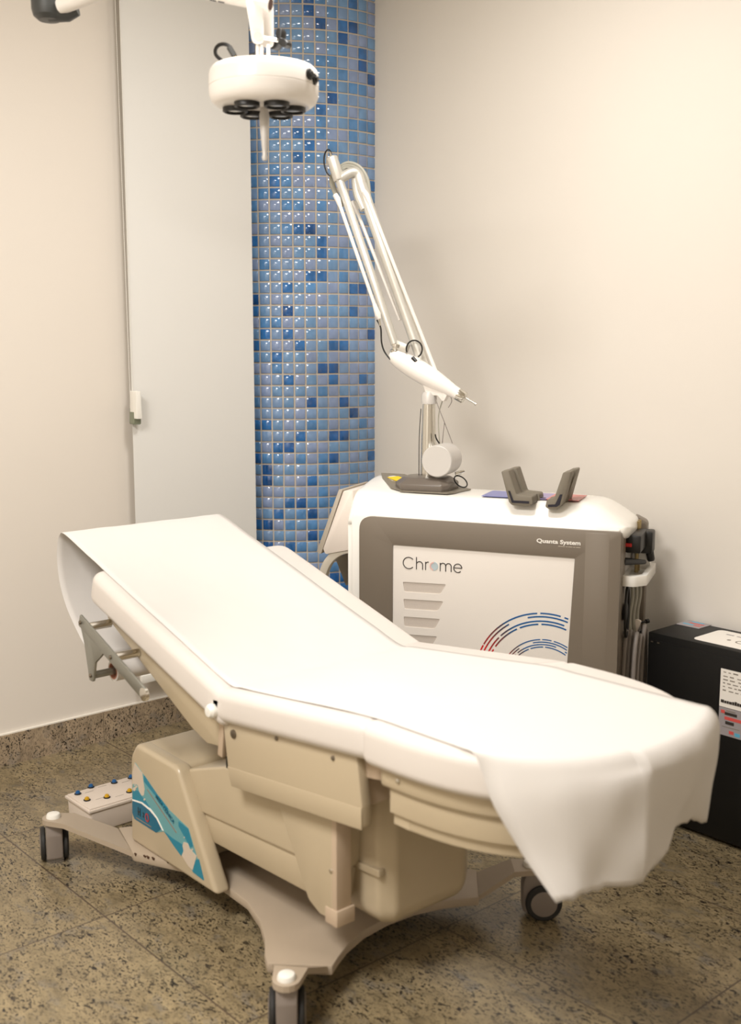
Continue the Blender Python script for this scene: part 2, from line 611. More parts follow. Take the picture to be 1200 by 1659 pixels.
# round mosaic column in the corner
CC = Vector((-3.815, 2.93)); CR = .46
D0 = Vector((.797, -.605)).normalized(); R0 = Vector((.605, .797)).normalized()
DARK = {(3,23):2,(1,23):1,(4,23):1,(5,23):1,(8,23):1,(9,24):1,(10,24):1,(4,22):2,(6,22):1,(3,21):2,(4,21):1,(-1,21):1,(1,20):1,(-1,19):1,(1,19):2,(2,19):1,(10,19):2,(0,18):1,(1,18):2,(-1,17):1,(2,17):1,(3,17):1,(5,17):1,(2,15):1,(3,15):2,(4,15):3,(-1,14):2,(5,14):2,(5,13):2,(7,13):1,(0,12):1,(8,12):1,(10,13):1,(4,11):2,(5,11):2,(7,11):1,(2,10):2,(4,10):1,(8,10):2,(9,10):3,(-1,9):3,(2,8):3,(8,8):2,(-1,8):2,(0,7):1,(1,7):1,(0,6):2,(2,6):2,(10,6):3,(3,5):2,(6,5):2,(7,5):2,(-1,5):2,(1,4):2,(-1,4):1,(5,3):3,(6,3):3,(1,3):1,(2,2):2,(6,2):2,(9,2):2,(5,1):1,(4,33):3,(6,33):1,(5,32):3,(7,32):2,(8,32):3,(7,31):3,(9,30):2,(9,29):3,(5,29):1,(6,29):1,(7,30):1,(7,28):1,(6,27):1,(5,27):1,(6,26):3,(8,27):1,(9,27):1,(10,28):3,(5,25):2,(5,24):1,(8,24):1,(4,0):3,(7,0):3,(8,-1):3,(9,-2):1,(0,-2):2,(-1,0):1,(4,-2):1,(3,-3):2,(6,-3):3,(7,-3):3,(1,-4):2,(2,-4):3,(-1,-2):2,(-1,-5):3,(6,-5):3,(10,-5):2,(0,-5):1,(1,-5):1,(3,-5):1,(5,-5):1,(0,-6):3,(0,-7):3,(4,-7):2,(5,-6):1,(5,-8):1,(2,-9):2,(3,-9):3,(4,-9):1,(5,-9):1,(1,-10):2,(4,-10):3,(3,-10):1,(-1,-11):2,(0,-11):3,(2,-11):1,(4,-11):1,(4,-12):3,(3,-13):1,(5,-12):1,(6,-9):1,(6,-10):2,(-1,-3):1,(-1,-4):1}


def colpt(s, z, r):
    a = s / CR
    n = D0 * math.cos(a) + R0 * math.sin(a)
    return Vector((CC.x + n.x * r, CC.y + n.y * r, z))


bm = nb()
rng = random.Random(21)
# grout drum
NS = 40
s0, s1 = -.66, .40
ra = [bm.verts.new(colpt(s0 + (s1 - s0) * i / NS, 0, CR - .0022)) for i in range(NS + 1)]
rb = [bm.verts.new(colpt(s0 + (s1 - s0) * i / NS, ZC, CR - .0022)) for i in range(NS + 1)]
for i in range(NS):
    bm.faces.new((ra[i], ra[i + 1], rb[i + 1], rb[i]))
ca, cb = bm.verts.new((CC.x, CC.y, 0)), bm.verts.new((CC.x, CC.y, ZC))
bm.faces.new([ca] + ra[::-1]); bm.faces.new([cb] + rb)
bm.faces.new((ca, ra[0], rb[0], cb)); bm.faces.new((ca, cb, rb[-1], ra[-1]))
SP, ZP = .0445, .0439
for c in range(-9, 12):
    for r in range(-26, 38):
        a = -.145 + c * SP + .0026 + rng.uniform(-.0006, .0006)
        b = a + SP - .0060
        z0 = 1.178 + r * ZP + .0025 + rng.uniform(-.0006, .0006)
        z1 = z0 + ZP - .0058
        if b > .385: b = .385
        if a > b - .004: continue
        if z0 < .002 or z1 > ZC: continue
        k = DARK.get((c, r))
        if k is None:
            if c < -1 or r < -12 or r > 33:
                k = rng.choice((0, 0, 0, 0, 0, 1, 2, 3))
            else:
                k = 0
        mi = {0: rng.choice((0, 0, 1, 1, 2, 2)), 1: 3, 2: 4, 3: 5}[k]
        t = .0020; e = .0010; tilt = rng.uniform(-.0006, .0006)
        o = [colpt(a, z0, CR - .003), colpt(b, z0, CR - .003), colpt(b, z1, CR - .003), colpt(a, z1, CR - .003)]
        m1 = [colpt(a, z0, CR + t - .0009), colpt(b, z0, CR + t - .0009), colpt(b, z1, CR + t - .0009), colpt(a, z1, CR + t - .0009)]
        q = [colpt(a + e, z0 + e, CR + t), colpt(b - e, z0 + e, CR + t + tilt), colpt(b - e, z1 - e, CR + t + tilt), colpt(a + e, z1 - e, CR + t)]
        vo, vm, vq = [[bm.verts.new(p) for p in L_] for L_ in (o, m1, q)]
        fs = [bm.faces.new(vq)]
        for i in range(4):
            j = (i + 1) % 4
            fs.append(bm.faces.new((vo[i], vo[j], vm[j], vm[i])))
            fs.append(bm.faces.new((vm[i], vm[j], vq[j], vq[i])))
        for f in fs:
            f.material_index = mi + 1
struct('column', bm, ['grout'] + TILES, ang=60)
# uneven grout bead where the column meets the back wall
bm = nb()
rng = random.Random(3)
pts = []; rr = []
for i in range(150):
    z = .11 + (ZC - .11) * i / 149
    p = colpt(.372 + rng.uniform(-.002, .002), z, CR + .001)
    pts.append((p.x, p.y, p.z)); rr.append(.0075 + rng.uniform(-.002, .0035))
tube(bm, pts, rr, 8)
struct('trim_2', bm, 'silicone')

# ------------------------------------------------------------------ roller blind
BY0, BY1 = 1.962, 2.488
bl = thing('roller_blind', 'white roller blind hanging on the left wall beside the tiled column', 'blind', (XA + .02, 2.245, .2))
bm = nb(); box(bm, XA + .047, XA + .0485, BY0, BY1, .22, ZC - .09); link('fabric', bm, 'blind', bl, smooth=False)
bm = nb(); box(bm, XA + .040, XA + .056, BY0, BY1, .195, .225); link('bottom_rail', bm, 'white_plastic', bl, bevel=.003)
bm = nb(); tube(bm, [(XA + .029, BY0 - .006, ZC - .055), (XA + .029, BY1, ZC - .055)], .026, 20); link('roller_tube', bm, 'white_plastic', bl)
bm = nb(); box(bm, XA + .002, XA + .05, BY0 - .025, BY0 - .006, ZC - .09, ZC - .02); link('mounting_bracket', bm, 'white_plastic', bl, bevel=.004)
bm = nb()
for (ya, yb_) in ((BY0 - .020, BY0 - .0095), (BY0 - .003, BY0 + .001)):
    n = 240
    for i in range(n + 1):
        t = i / n
        z = ZC - .06 + (1.255 - ZC + .06) * t
        y = ya + (yb_ - ya) * t
        r = .0021
        v = [bm.verts.new((XA + .054 + dx * r, y + dy * r, z + dz * r)) for dx, dy, dz in ((1, 0, 0), (0, 1, 0), (-1, 0, 0), (0, -1, 0), (0, 0, 1.15), (0, 0, -1.15))]
        for a, b in ((0, 1), (1, 2), (2, 3), (3, 0)):
            bm.faces.new((v[a], v[b], v[4])); bm.faces.new((v[b], v[a], v[5]))
    tube(bm, [(XA + .054, ya, ZC - .06), (XA + .054, yb_, 1.25)], .0007, 5)
link('bead_chain', bm, 'white_plastic', bl)
tn = nb(); prism(tn, rounded([(BY0 - .012, 1.165), (BY0 + .011, 1.165), (BY0 + .008, 1.262), (BY0 - .010, 1.262)], .004), 'x', XA + .052, XA + .098)
ten = link('chain_weight', tn, 'white_plastic', bl, bevel=.002)
bm = nb(); prism(bm, rounded([(BY0 - .0135, 1.145), (BY0 + .015, 1.145), (BY0 + .0165, 1.20), (BY0 + .012, 1.248), (BY0 - .011, 1.2)], .006), 'x', XA + .049, XA + .082)
link('weight_rim', bm, 'grey_green', ten, bevel=.002)
bm = nb()
for i in range(9):
    z = 1.236 - i * .0055
    box(bm, XA + .070, XA + .0706, BY0 - .0035 + (i % 3) * .0012, BY0 + .002 - (i % 2) * .001, z, z + .0036)
link('printed_marks', bm, 'ink_light', ten, smooth=False)

# ------------------------------------------------------------------ treatment bed
YC = 1.695
bed = thing('treatment_bed', 'beige and white adjustable treatment bed on casters with paper over it', 'bed', (-1.95, 1.65, 0))
YN, YFR = 1.366, 2.026        # near and far side of the upholstery
HW = (YFR - YN) / 2


def tilted(px, pz, deg, flip=False):
    """frame of a section: local x along the section away from the pivot, y across, z up"""
    a = R(deg)
    x = Vector((-math.cos(a), 0, math.sin(a))) if flip else Vector((math.cos(a), 0, math.sin(a)))
    z = Vector((math.sin(a), 0, math.cos(a))) if flip else Vector((-math.sin(a), 0, math.cos(a)))
    y = z.cross(x)
    m = Matrix((x, y, z)).transposed().to_4x4()
    m.translation = Vector((px, YC, pz))
    return m


MB = tilted(-2.098, .638, 17.0, True)
MS = tilted(-2.098, .634, 6.2)
ML = tilted(-1.585, .690, 0.8)
# back section (rounded head corners)
o = rounded([(-.050, -HW), (.635, -HW), (.635, HW), (-.050, HW)], [.03, .05, .05, .03], 7)
bm = nb(); pad(bm, o, -.088, 0, .026, .022, MB, 7)
link('back_cushion', bm, 'vinyl', bed, ang=60)
o = rounded([(-.042, -HW), (.526, -HW), (.526, HW), (-.042, HW)], [.03, .03, .03, .03], 7)
bm = nb(); pad(bm, o, -.082, 0, .026, .026, MS, 7)
link('seat_cushion', bm, 'vinyl', bed, ang=60)
# leg section: straight sides running into a rounded foot end
A_, B_ = .478, HW
CORN = [(-.010 + .03 * (1 - math.cos(t)), -B_ + .03 * (1 - math.sin(t))) for t in [math.pi / 12 * k for k in range(7)]]
pts = CORN + [(.05, -B_)]
for i in range(1, 40):
    t = -math.pi / 2 + math.pi * i / 40
    pts.append((.05 + (A_ - .05) * abs(math.cos(t)) ** .80, B_ * math.copysign(abs(math.sin(t)) ** .92, math.sin(t))))
pts += [(.05, B_)] + [(x, -y) for x, y in CORN[::-1]]
LEG_OUT = pts
bm = nb(); pad(bm, pts, -.088, 0, .026, .022, ML, 7)
link('leg_cushion', bm, 'vinyl', bed, ang=60)

# trays under the sections
bm = nb()
box(bm, .045, .60, -HW + .022, HW - .022, -.100, -.080, MB)
link('back_board', bm, 'abs', bed, bevel=.003)
bm = nb()
prism(bm, rounded([(-.02, -.075), (.56, -.075), (.56, -.115), (.10, -.185), (.035, -.185), (-.02, -.16)], [0, 0, .01, .03, .02, .01]), 'y', -HW + .03, HW - .03, MB)
link('back_shell', bm, 'abs', bed, bevel=.006)
bm = nb()
prism(bm, rounded([(-.015, -.06), (.47, -.06), (.475, -.185), (.47, -.235), (.0, -.235), (-.01, -.19)], [0, 0, .012, .012, .012, .008]), 'y', -HW + .022, -HW + .05, MS)
ssp = link('side_panel', bm, 'abs', bed, bevel=.006)
ssp['label'] = 'side panel facing the room with a grey plug'
bm = nb()
prism(bm, rounded([(-.015, -.06), (.47, -.06), (.475, -.185), (.47, -.235), (.0, -.235), (-.01, -.19)], [0, 0, .012, .012, .012, .008]), 'y', HW - .05, HW - .022, MS)
link('side_panel', bm, 'abs', bed, bevel=.006)
bm = nb(); box(bm, .0, .462, -HW + .05, HW - .05, -.195, -.082, MS); link('seat_box', bm, 'abs_light', bed, bevel=.004)
# raised lower edge moulding on the near side panel
bm = nb()
prism(bm, [(-.008, -.188), (.474, -.188), (.470, -.234), (.002, -.234)], 'y', -HW + .0208, -HW + .024, MS)
link('lower_moulding', bm, 'abs', ssp, bevel=.002)
bm = nb()
lathe(bm, [(.0105, 0), (.0105, .003), (.008, .004), (0, .004)], MS @ Vector((.030, -HW + .022, -.105)), (0, -1, 0), 20)
link('plug', bm, 'screw', ssp)
for x, z in ((.20, -.088), (.395, -.098)):
    bm = nb(); lathe(bm, [(.005, 0), (.005, .003), (.003, .0045), (0, .0045)], MS @ Vector((x, -HW + .022, z)), (0, -1, 0), 12)
    link('screw', bm, 'screw', ssp)
bm = nb(); lathe(bm, [(.005, 0), (.005, .003), (.003, .0045), (0, .0045)], MB @ Vector((.055, HW - .03, -.098)), (0, -1, 0), 12)
link('screw', bm, 'screw', bed)
# pivot knuckle between back and seat
bm = nb(); lathe(bm, [(0, -.014), (.012, -.012), (.017, -.005), (.017, .03), (0, .03)], (-2.105, YN - .006, .582), (0, 1, 0), 20)
link('pivot_cap', bm, 'white_plastic', bed)
bm = nb(); bar(bm, (-2.105, YN + .03, .585), (-2.12, YN + .03, .46), .02, .016, (0, 1, 0)); link('pivot_bracket', bm, 'abs_light', bed, bevel=.003)
bm = nb(); box(bm, -2.150, -2.055, YN + .010, YFR - .010, .560, .612); link('joint_web', bm, 'vinyl', bed, bevel=.006)
bm = nb(); box(bm, -2.135, -2.105, YN + .05, YFR - .05, .42, .54); link('hinge_gap_shade', bm, 'dark', bed)  # solid near-black block, shade of the back/seat gap put into its colour

# leg tray: shallow lip, then a deeper stepped moulding
def ell(sc, sb, x0):
    out = [(x0, -B_ * sb)]
    for i in range(0, 37):
        t = -math.pi / 2 + math.pi * i / 36
        out.append((.05 + (A_ * sc - .05) * abs(math.cos(t)) ** .80, B_ * sb * math.copysign(abs(math.sin(t)) ** .92, math.sin(t))))
    out.append((x0, B_ * sb))
    return out


bm = nb(); prism(bm, ell(.93, .93, .03), 'z', -.128, -.082, ML); lt = link('leg_tray', bm, 'abs', bed, bevel=.008, ang=50)
bm = nb(); prism(bm, ell(.90, .90, .055), 'z', -.178, -.126, ML); link('tray_step', bm, 'abs', lt, bevel=.012, seg=3, ang=50)
bm = nb(); prism(bm, ell(.87, .87, .095), 'z', -.205, -.170, ML); link('tray_floor', bm, 'abs', lt, bevel=.012, seg=3, ang=50)
bm = nb(); lathe(bm, [(.0045, 0), (.0045, .004), (.002, .0055), (0, .0055)], ML @ Vector((.085, -B_ * .93 + .001, -.102)), (0, -1, 0), 12)
link('screw', bm, 'chrome', lt)
# linking bars seen in the gap between the seat and the leg section
bm = nb(); bar(bm, (-1.68, YN + .05, .565), (-1.50, YN + .07, .585), .03, .035); link('leg_hinge_bar', bm, 'abs_light', bed, bevel=.003)

# lifting column: stacked shrouds
bm = nb()
prism(bm, rounded([(-2.36, .25), (-1.745, .29), (-1.745, .44), (-2.165, .41), (-2.345, .35)], [.01, .01, .01, .03, .02]), 'y', 1.432, 1.87)
link('upper_shroud', bm, 'abs', bed, bevel=.012, seg=3)
bm = nb()
prism(bm, [(-2.30, .185), (-1.77, .205), (-1.755, .29), (-2.33, .252)], 'y', 1.438, 1.865)
link('lower_shroud', bm, 'abs', bed, bevel=.008)
# post at the foot end with its wedge shaped gusset
bm = nb()
prism(bm, rounded([(-1.965, .45), (-1.742, .45), (-1.742, .19), (-1.785, .187), (-1.825, .205)], [0, 0, .008, .02, .02]), 'y', 1.420, 1.436)
gus = link('gusset_plate', bm, 'abs', bed, bevel=.003)
bm = nb(); box(bm, -1.762, -1.728, 1.421, 1.464, .19, .45); pst = link('corner_post', bm, 'abs_light', bed, bevel=.004)
bm = nb(); box(bm, -1.765, -1.723, 1.418, 1.470, .178, .216); link('post_foot', bm, 'abs_light', pst, bevel=.003)
bm = nb(); lathe(bm, [(.0042, 0), (.0042, .003), (0, .0045)], (-1.745, 1.421, .302), (0, -1, 0), 12); link('screw', bm, 'chrome', pst)
# rounded motor housing
bm = nb()
o = rounded([(-1.98, 1.50), (-1.685, 1.50), (-1.655, 1.53), (-1.650, 1.735), (-1.69, 1.79), (-1.98, 1.79)], [.01, .025, .025, .05, .05, .01], 6)
pad(bm, o, .160, .50, .01, .05, Matrix.Identity(4), 6)
mh = link('motor_housing', bm, 'abs', bed, ang=50)
bm = nb()
prism(bm, rounded([(-1.84, .293), (-1.672, .306), (-1.670, .289), (-1.84, .277)], .004), 'y', 1.492, 1.51)
link('housing_rib', bm, 'abs', mh, bevel=.005, seg=3)

# logo cover at the head end of the base
COV = [(-2.585, .085), (-2.572, .33), (-2.54, .372), (-2.335, .366), (-2.165, .085)]
bm = nb(); prism(bm, rounded(COV, [0, .045, .03, .035, 0], 6), 'y', 1.400, 1.446)
cov = link('base_cover', bm, 'abs', bed, bevel=.012, seg=4, limit=50)
bm = nb(); prism(bm, rounded([(-2.585, .085), (-2.572, .33), (-2.54, .372), (-2.335, .366), (-2.35, .085)], [0, .045, .03, .02, 0], 6), 'y', 1.430, 1.880)
link('cover_hood', bm, 'abs', cov, bevel=.01, seg=3, limit=50)
# sticker, in the plane of the cover
F = 1.3992


def stick(name, pts, m, k, par, rad=.004):
    b = nb()
    prism(b, rounded(pts, rad, 4), 'y', F - .0004 * k, F + .0006)
    return link(name, b, m, par, smooth=False)


import sys


def px2cov(u, v):
    """sticker corner measured on the cover plane"""
    P = math.atan(270 / 1800.)
    yaw = R(48.7)
    fh = Vector((-math.sin(yaw), math.cos(yaw), 0)); rt = Vector((math.cos(yaw), math.sin(yaw), 0))
    fw = fh * math.cos(P) + Vector((0, 0, -math.sin(P))); up = rt.cross(fw)
    d = fw + rt * (u - 600) / 1800 - up * (v - 829.5) / 1800
    t = F / d.y
    return (d.x * t, 1.42 + d.z * t)


def cz(L_):
    return [px2cov(205 + x * .1206, 1230 + y * .12055) for x, y in L_]


st = stick('printed_sticker', cz([(110, 40), (225, 205), (400, 460), (570, 680), (830, 930), (900, 1170), (1045, 1640), (890, 1510), (740, 1290), (500, 970), (400, 985), (110, 800), (80, 700), (85, 230)]), 'sticker_sky', 1, cov, .003)
stick('pale_blot', cz([(110, 45), (215, 190), (228, 300), (245, 400), (235, 485), (205, 490), (170, 430), (155, 350), (110, 330), (82, 340), (80, 180)]), 'sticker_pale', 2, st, .004)
stick('teal_band', cz([(235, 215), (400, 460), (560, 665), (545, 700), (380, 480), (235, 300)]), 'sticker_teal', 2, st, .002)
stick('teal_band', cz([(700, 830), (830, 935), (895, 1170), (860, 1190), (700, 900)]), 'sticker_teal', 2, st, .002)
stick('teal_band', cz([(500, 960), (620, 1060), (760, 1150), (770, 1240), (735, 1300), (640, 1170)]), 'sticker_teal', 2, st, .002)
stick('teal_band', cz([(920, 1360), (970, 1340), (1040, 1630), (890, 1515)]), 'sticker_teal', 2, st, .002)
stick('pale_blot', cz([(770, 1110), (830, 1130), (850, 1200), (945, 1300), (925, 1370), (890, 1490), (830, 1430), (745, 1290), (770, 1230), (755, 1160)]), 'sticker_pale', 3, st, .003)
stick('deep_blue_panel', cz([(80, 420), (160, 420), (200, 490), (260, 560), (330, 660), (200, 600), (82, 560)]), 'sticker_teal', 2, st, .003)
stick('deep_blue_panel', cz([(82, 560), (200, 600), (320, 690), (400, 790), (480, 930), (400, 985), (110, 800), (82, 720)]), 'sticker_blue', 3, st, .003)
stick('white_curve', cz([(82, 535), (210, 575), (330, 670), (420, 790), (500, 960), (485, 955), (405, 795), (320, 690), (205, 595), (82, 555)]), 'white_ink', 4, st, 0)
stick('brown_line', cz([(285, 400), (680, 985), (668, 990), (280, 412)]), 'ink_light', 4, st, 0)
for x, y, r in ((110, 400, 26), (135, 370, 16), (115, 348, 12), (245, 540, 15), (885, 1215, 14), (780, 1050, 10)):
    stick('bubble', cz([(x + r * .75 * math.cos(t), y + r * math.sin(t)) for t in [i * math.pi / 5 for i in range(10)]]), 'sticker_pale', 4, st, 0)


def cover_text(body, p, q, size, m, off=0, sx=1.0):
    a = px2cov(205 + p[0] * .1206, 1230 + p[1] * .12055); b = px2cov(205 + q[0] * .1206, 1230 + q[1] * .12055)
    d = Vector((b[0] - a[0], 0, b[1] - a[1]))
    ang = math.atan2(d.z, d.x)
    mt = Matrix.Translation((a[0], F - .0022, a[1])) @ Matrix.Rotation(-ang, 4, 'Y') @ Matrix.Rotation(R(90), 4, 'X')
    t = text('lettering', body, size, m, st, ORIG[st.name].inverted() @ mt, .0003, off, sx)
    # scale to the measured length
    w = max(v.co.x for v in t.data.vertices) - min(v.co.x for v in t.data.vertices)
    return t


cover_text('MESA CLÍNICA', (395, 505), (640, 870), .0150, 'sticker_blue', .0003)
cover_text('H', (158, 745), (215, 785), .034, 'ink', .0003, .62)
cover_text('2', (224, 770), (255, 792), .019, 'ink', .0003, .85)
cover_text('O', (258, 820), (330, 868), .034, 'logo_red', .0008, .75)
stick('small_print', cz([(135, 775), (340, 905), (338, 915), (133, 787)]), 'ink_light', 5, st, 0)

# steel base plate with four arms
PZ, PT = .062, .085
half = [(-2.655, 1.65), (-2.65, 1.475), (-2.68, 1.415), (-2.51, 1.365), (-2.44, 1.395), (-2.364, 1.430), (-2.23, 1.450), (-2.097, 1.443), (-2.00, 1.412), (-1.929, 1.374), (-1.875, 1.335), (-1.842, 1.318), (-1.74, 1.418), (-1.762, 1.455), (-1.785, 1.500), (-1.808, 1.570), (-1.815, 1.65)]
yc = 1.65
full = half + [(x, 2 * yc - y) for x, y in half[-2:0:-1]]
bm = nb(); prism(bm, full, 'z', PZ, PT)
base = link('base_plate', bm, 'base', bed, bevel=.004)
TIP = [((-2.762, 1.262), (-2.68, 1.412), (-2.52, 1.369)), ((-1.705, 1.268), (-1.835, 1.325), (-1.748, 1.412))]
for c, a, b in TIP:
    for mir in (0, 1):
        def mv(p):
            return Vector((p[0], 2 * yc - p[1] if mir else p[1]))
        c_, a_, b_ = mv(c), mv(a), mv(b)
        mid = (a_ + b_) / 2
        d = (c_ - mid).normalized()
        s = Vector((-d.y, d.x))
        if (a_ - mid).dot(s) < 0:
            a_, b_ = b_, a_
        bend = c_ - d * .045
        rows = [(a_, b_, .083), (bend + s * .036, bend - s * .036, .132)]
        bm = nb()
        top = [(Vector((p.x, p.y, z)), Vector((q.x, q.y, z))) for p, q, z in rows]
        arc = [Vector((c_.x, c_.y, .132)) + Vector((s.x, s.y, 0)) * .030 * math.cos(t) + Vector((d.x, d.y, 0)) * .030 * math.sin(t) for t in [math.pi * i / 8 for i in range(9)]]
        outl = [top[0][0], top[1][0]] + arc + [top[1][1], top[0][1]]
        tv = [bm.verts.new(p) for p in outl]
        dn = [bm.verts.new(p - Vector((0, 0, .014))) for p in outl]
        n = len(outl)
        bm.faces.new((tv[0], tv[1], tv[n - 2], tv[n - 1])); bm.faces.new(tv[1:n - 1])
        bm.faces.new((dn[0], dn[n - 1], dn[n - 2], dn[1])); bm.faces.new(dn[1:n - 1][::-1])
        for i in range(n):
            j = (i + 1) % n
            bm.faces.new((tv[i], dn[i], dn[j], tv[j]))
        arm = link('base_arm', bm, 'base', bed, ang=20)
        bm = nb(); lathe(bm, [(.0195, 0), (.0195, .006), (.017, .0115), (.011, .0135), (0, .0135)], (c_.x, c_.y, .131), seg=24)
        link('arm_cap', bm, 'white_plastic', arm)
        # caster, swivelled as it was left
        head = c[0] < -2
        ang = (R(-24) if head else R(-38)) if not mir else (R(-131) if not head else R(150))
        cs = Matrix.Translation((c_.x, c_.y, 0)) @ Matrix.Rotation(ang, 4, 'Z')
        # local: x = towards the hood, y = axle
        bm = nb(); prism(bm, rounded([(-.052, .06), (-.050, .118), (.014, .120), (.022, .085), (.020, .014), (-.012, .014)], [.01, .012, .012, .02, .010, .01]), 'y', -.0225, .0225, cs)
        ca = link('caster', bm, 'grey_plastic', bed, bevel=.006)
        for sy in (-1, 1):
            bm = nb(); lathe(bm, [(.030, -.007), (.042, -.007), (.046, -.003), (.046, .003), (.042, .007), (.032, .007), (.032, .004), (0, .004)], cs @ Vector((-.030, sy * .030, .046)), cs.to_3x3() @ Vector((0, sy, 0)), 32)
            wh = link('caster_wheel', bm, 'rubber', ca)
            bm = nb(); lathe(bm, [(.033, .003), (.033, .0078), (.029, .009), (.010, .0095), (0, .0095)], cs @ Vector((-.030, sy * .030, .046)), cs.to_3x3() @ Vector((0, sy, 0)), 28)
            link('wheel_hub', bm, 'grey_plastic', wh)
# chipped paint along the near lip of the base
rng = random.Random(5)
edge = [Vector(p) for p in half[3:7]]
for i in range(14):
    t = rng.random() * 3
    k = min(int(t), 2); p = edge[k].lerp(edge[k + 1], t - k)
    w = rng.uniform(.002, .006)
    bm = nb(); box(bm, p.x - w, p.x + w, p.y - .0006, p.y + .003, PT - rng.uniform(.003, .006), PT + .0004)
    link('paint_chip', bm, 'chip', base, smooth=False)

# paper roll carrier bolted under the head end
BK = []
def bk(y, x, z): return (x, y, z)
y0 = 1.318
bm = nb()
bar(bm, (-2.668, y0, .700), (-2.338, y0, .574), .034, .008, (0, -1, 0))
bkt = link('roll_bracket', bm, 'bracket', bed, bevel=.003)
bm = nb()
prism(bm, rounded([(-2.665, .694), (-2.623, .690), (-2.528, .645), (-2.558, .62), (-2.586, .60), (-2.596, .565), (-2.600, .545), (-2.623, .545), (-2.628, .575), (-2.643, .64)], [.01, 0, 0, .01, .01, .004, .008, .008, .004, .01]), 'y', y0 - .0035, y0 + .0035)
link('bracket_arm', bm, 'bracket', bkt, bevel=.0015)
for x, z in ((-2.643, .683), (-2.498, .632)):
    bm = nb(); lathe(bm, [(.011, 0), (.011, .075), (0, .075)], (x, y0, z), (0, 1, 0), 18); link('standoff', bm, 'chrome', bkt)
for x, z in ((-2.658, .695), (-2.498, .634), (-2.611, .560)):
    bm = nb(); lathe(bm, [(.0055, 0), (.0055, .003), (.003, .005), (0, .005)], (x, y0 - .0035, z), (0, -1, 0), 14); link('bolt', bm, 'screw', bkt)
bm = nb(); lathe(bm, [(0, 0), (.017, .004), (.0175, .012), (0, .016)], (-2.340, y0 - .008, .574), (0, 1, 0), 20); link('rounded_end', bm, 'chrome', bkt)
bm = nb(); tube(bm, [(-2.611, y0, .560), (-2.611, 2.05, .560)], .010, 14); link('roll_spindle', bm, 'bracket', bkt)
# far carrier foot, just visible below the back shell
bm = nb()
prism(bm, [(-2.66, .52), (-2.645, .52), (-2.645, .405), (-2.59, .40), (-2.59, .37), (-2.66, .37)], 'y', 1.985, 2.03)
link('far_roll_bracket', bm, 'white_plastic', bed, bevel=.004)

# ------------------------------------------------------------------ paper on the bed
pap = thing('paper_sheet', 'long white paper sheet drawn over the treatment bed, torn edge hanging off the foot', 'paper', (-1.95, 1.65, .70))
PY0, PY1 = 1.400, 1.937
NV = 28
def path_xz(dz=.003):
    b0 = [( -2.772 - .0, .560), (-2.84, .605), (-2.905, .665), (-2.945, .725), (-2.962, .79), (-2.958, .85), (-2.940, .884), (-2.905, .889)]
    top = []
    for s in (.70, .64, .5, .36, .22, .10, .045):
        p = MB @ Vector((s, 0, dz)); top.append((p.x, p.z))
    for s in (.02, .06, .12, .25, .38, .48):
        p = MS @ Vector((s, 0, dz)); top.append((p.x, p.z))
    for s in (.03, .08):
        p = ML @ Vector((s, 0, dz)); top.append((p.x, p.z))
    return b0 + top


base_path = smooth_path([(x, 0, z) for x, z in path_xz()], 5)
rng = random.Random(11)
# the foot end hangs as a stiff sheet: where each strand leaves the cushion, and where its torn end is
KNEE = [(1.400, -1.262, .612), (1.47, -1.165, .630), (1.55, -1.112, .640), (1.62, -1.090, .650)]


FAR = [(1.62, -1.090, .650), (1.70, -1.085, .648), (1.80, -1.092, .645), (1.88, -1.118, .640), (1.937, -1.145, .632)]


def leg_edge(y):
    q = min(.999, abs(y - YC) / B_)
    sn = q ** (1 / .92)
    return -1.585 + .05 + (A_ - .05) * math.sqrt(1 - sn * sn) ** .80


END = [(1.400, -1.158, .453, 1.45), (1.47, -1.140, .458, 1.505), (1.55, -1.125, .456, 1.565), (1.60, -1.104, .455, 1.605), (1.62, -1.094, .455, 1.62), (1.66, -1.108, .462, 1.66), (1.70, -1.113, .472, 1.70), (1.76, -1.13, .488, 1.76), (1.80, -1.146, .496, 1.80), (1.84, -1.15, .489, 1.84), (1.88, -1.158, .482, 1.88), (1.90, -1.160, .468, 1.90), (1.937, -1.163, .452, 1.937)]


def interp(T, y):
    if y <= T[0][0]: return T[0][1:]
    for a, b in zip(T, T[1:]):
        if y <= b[0]:
            t = (y - a[0]) / (b[0] - a[0])
            return tuple(p + (q - p) * t for p, q in zip(a[1:], b[1:]))
    return T[-1][1:]


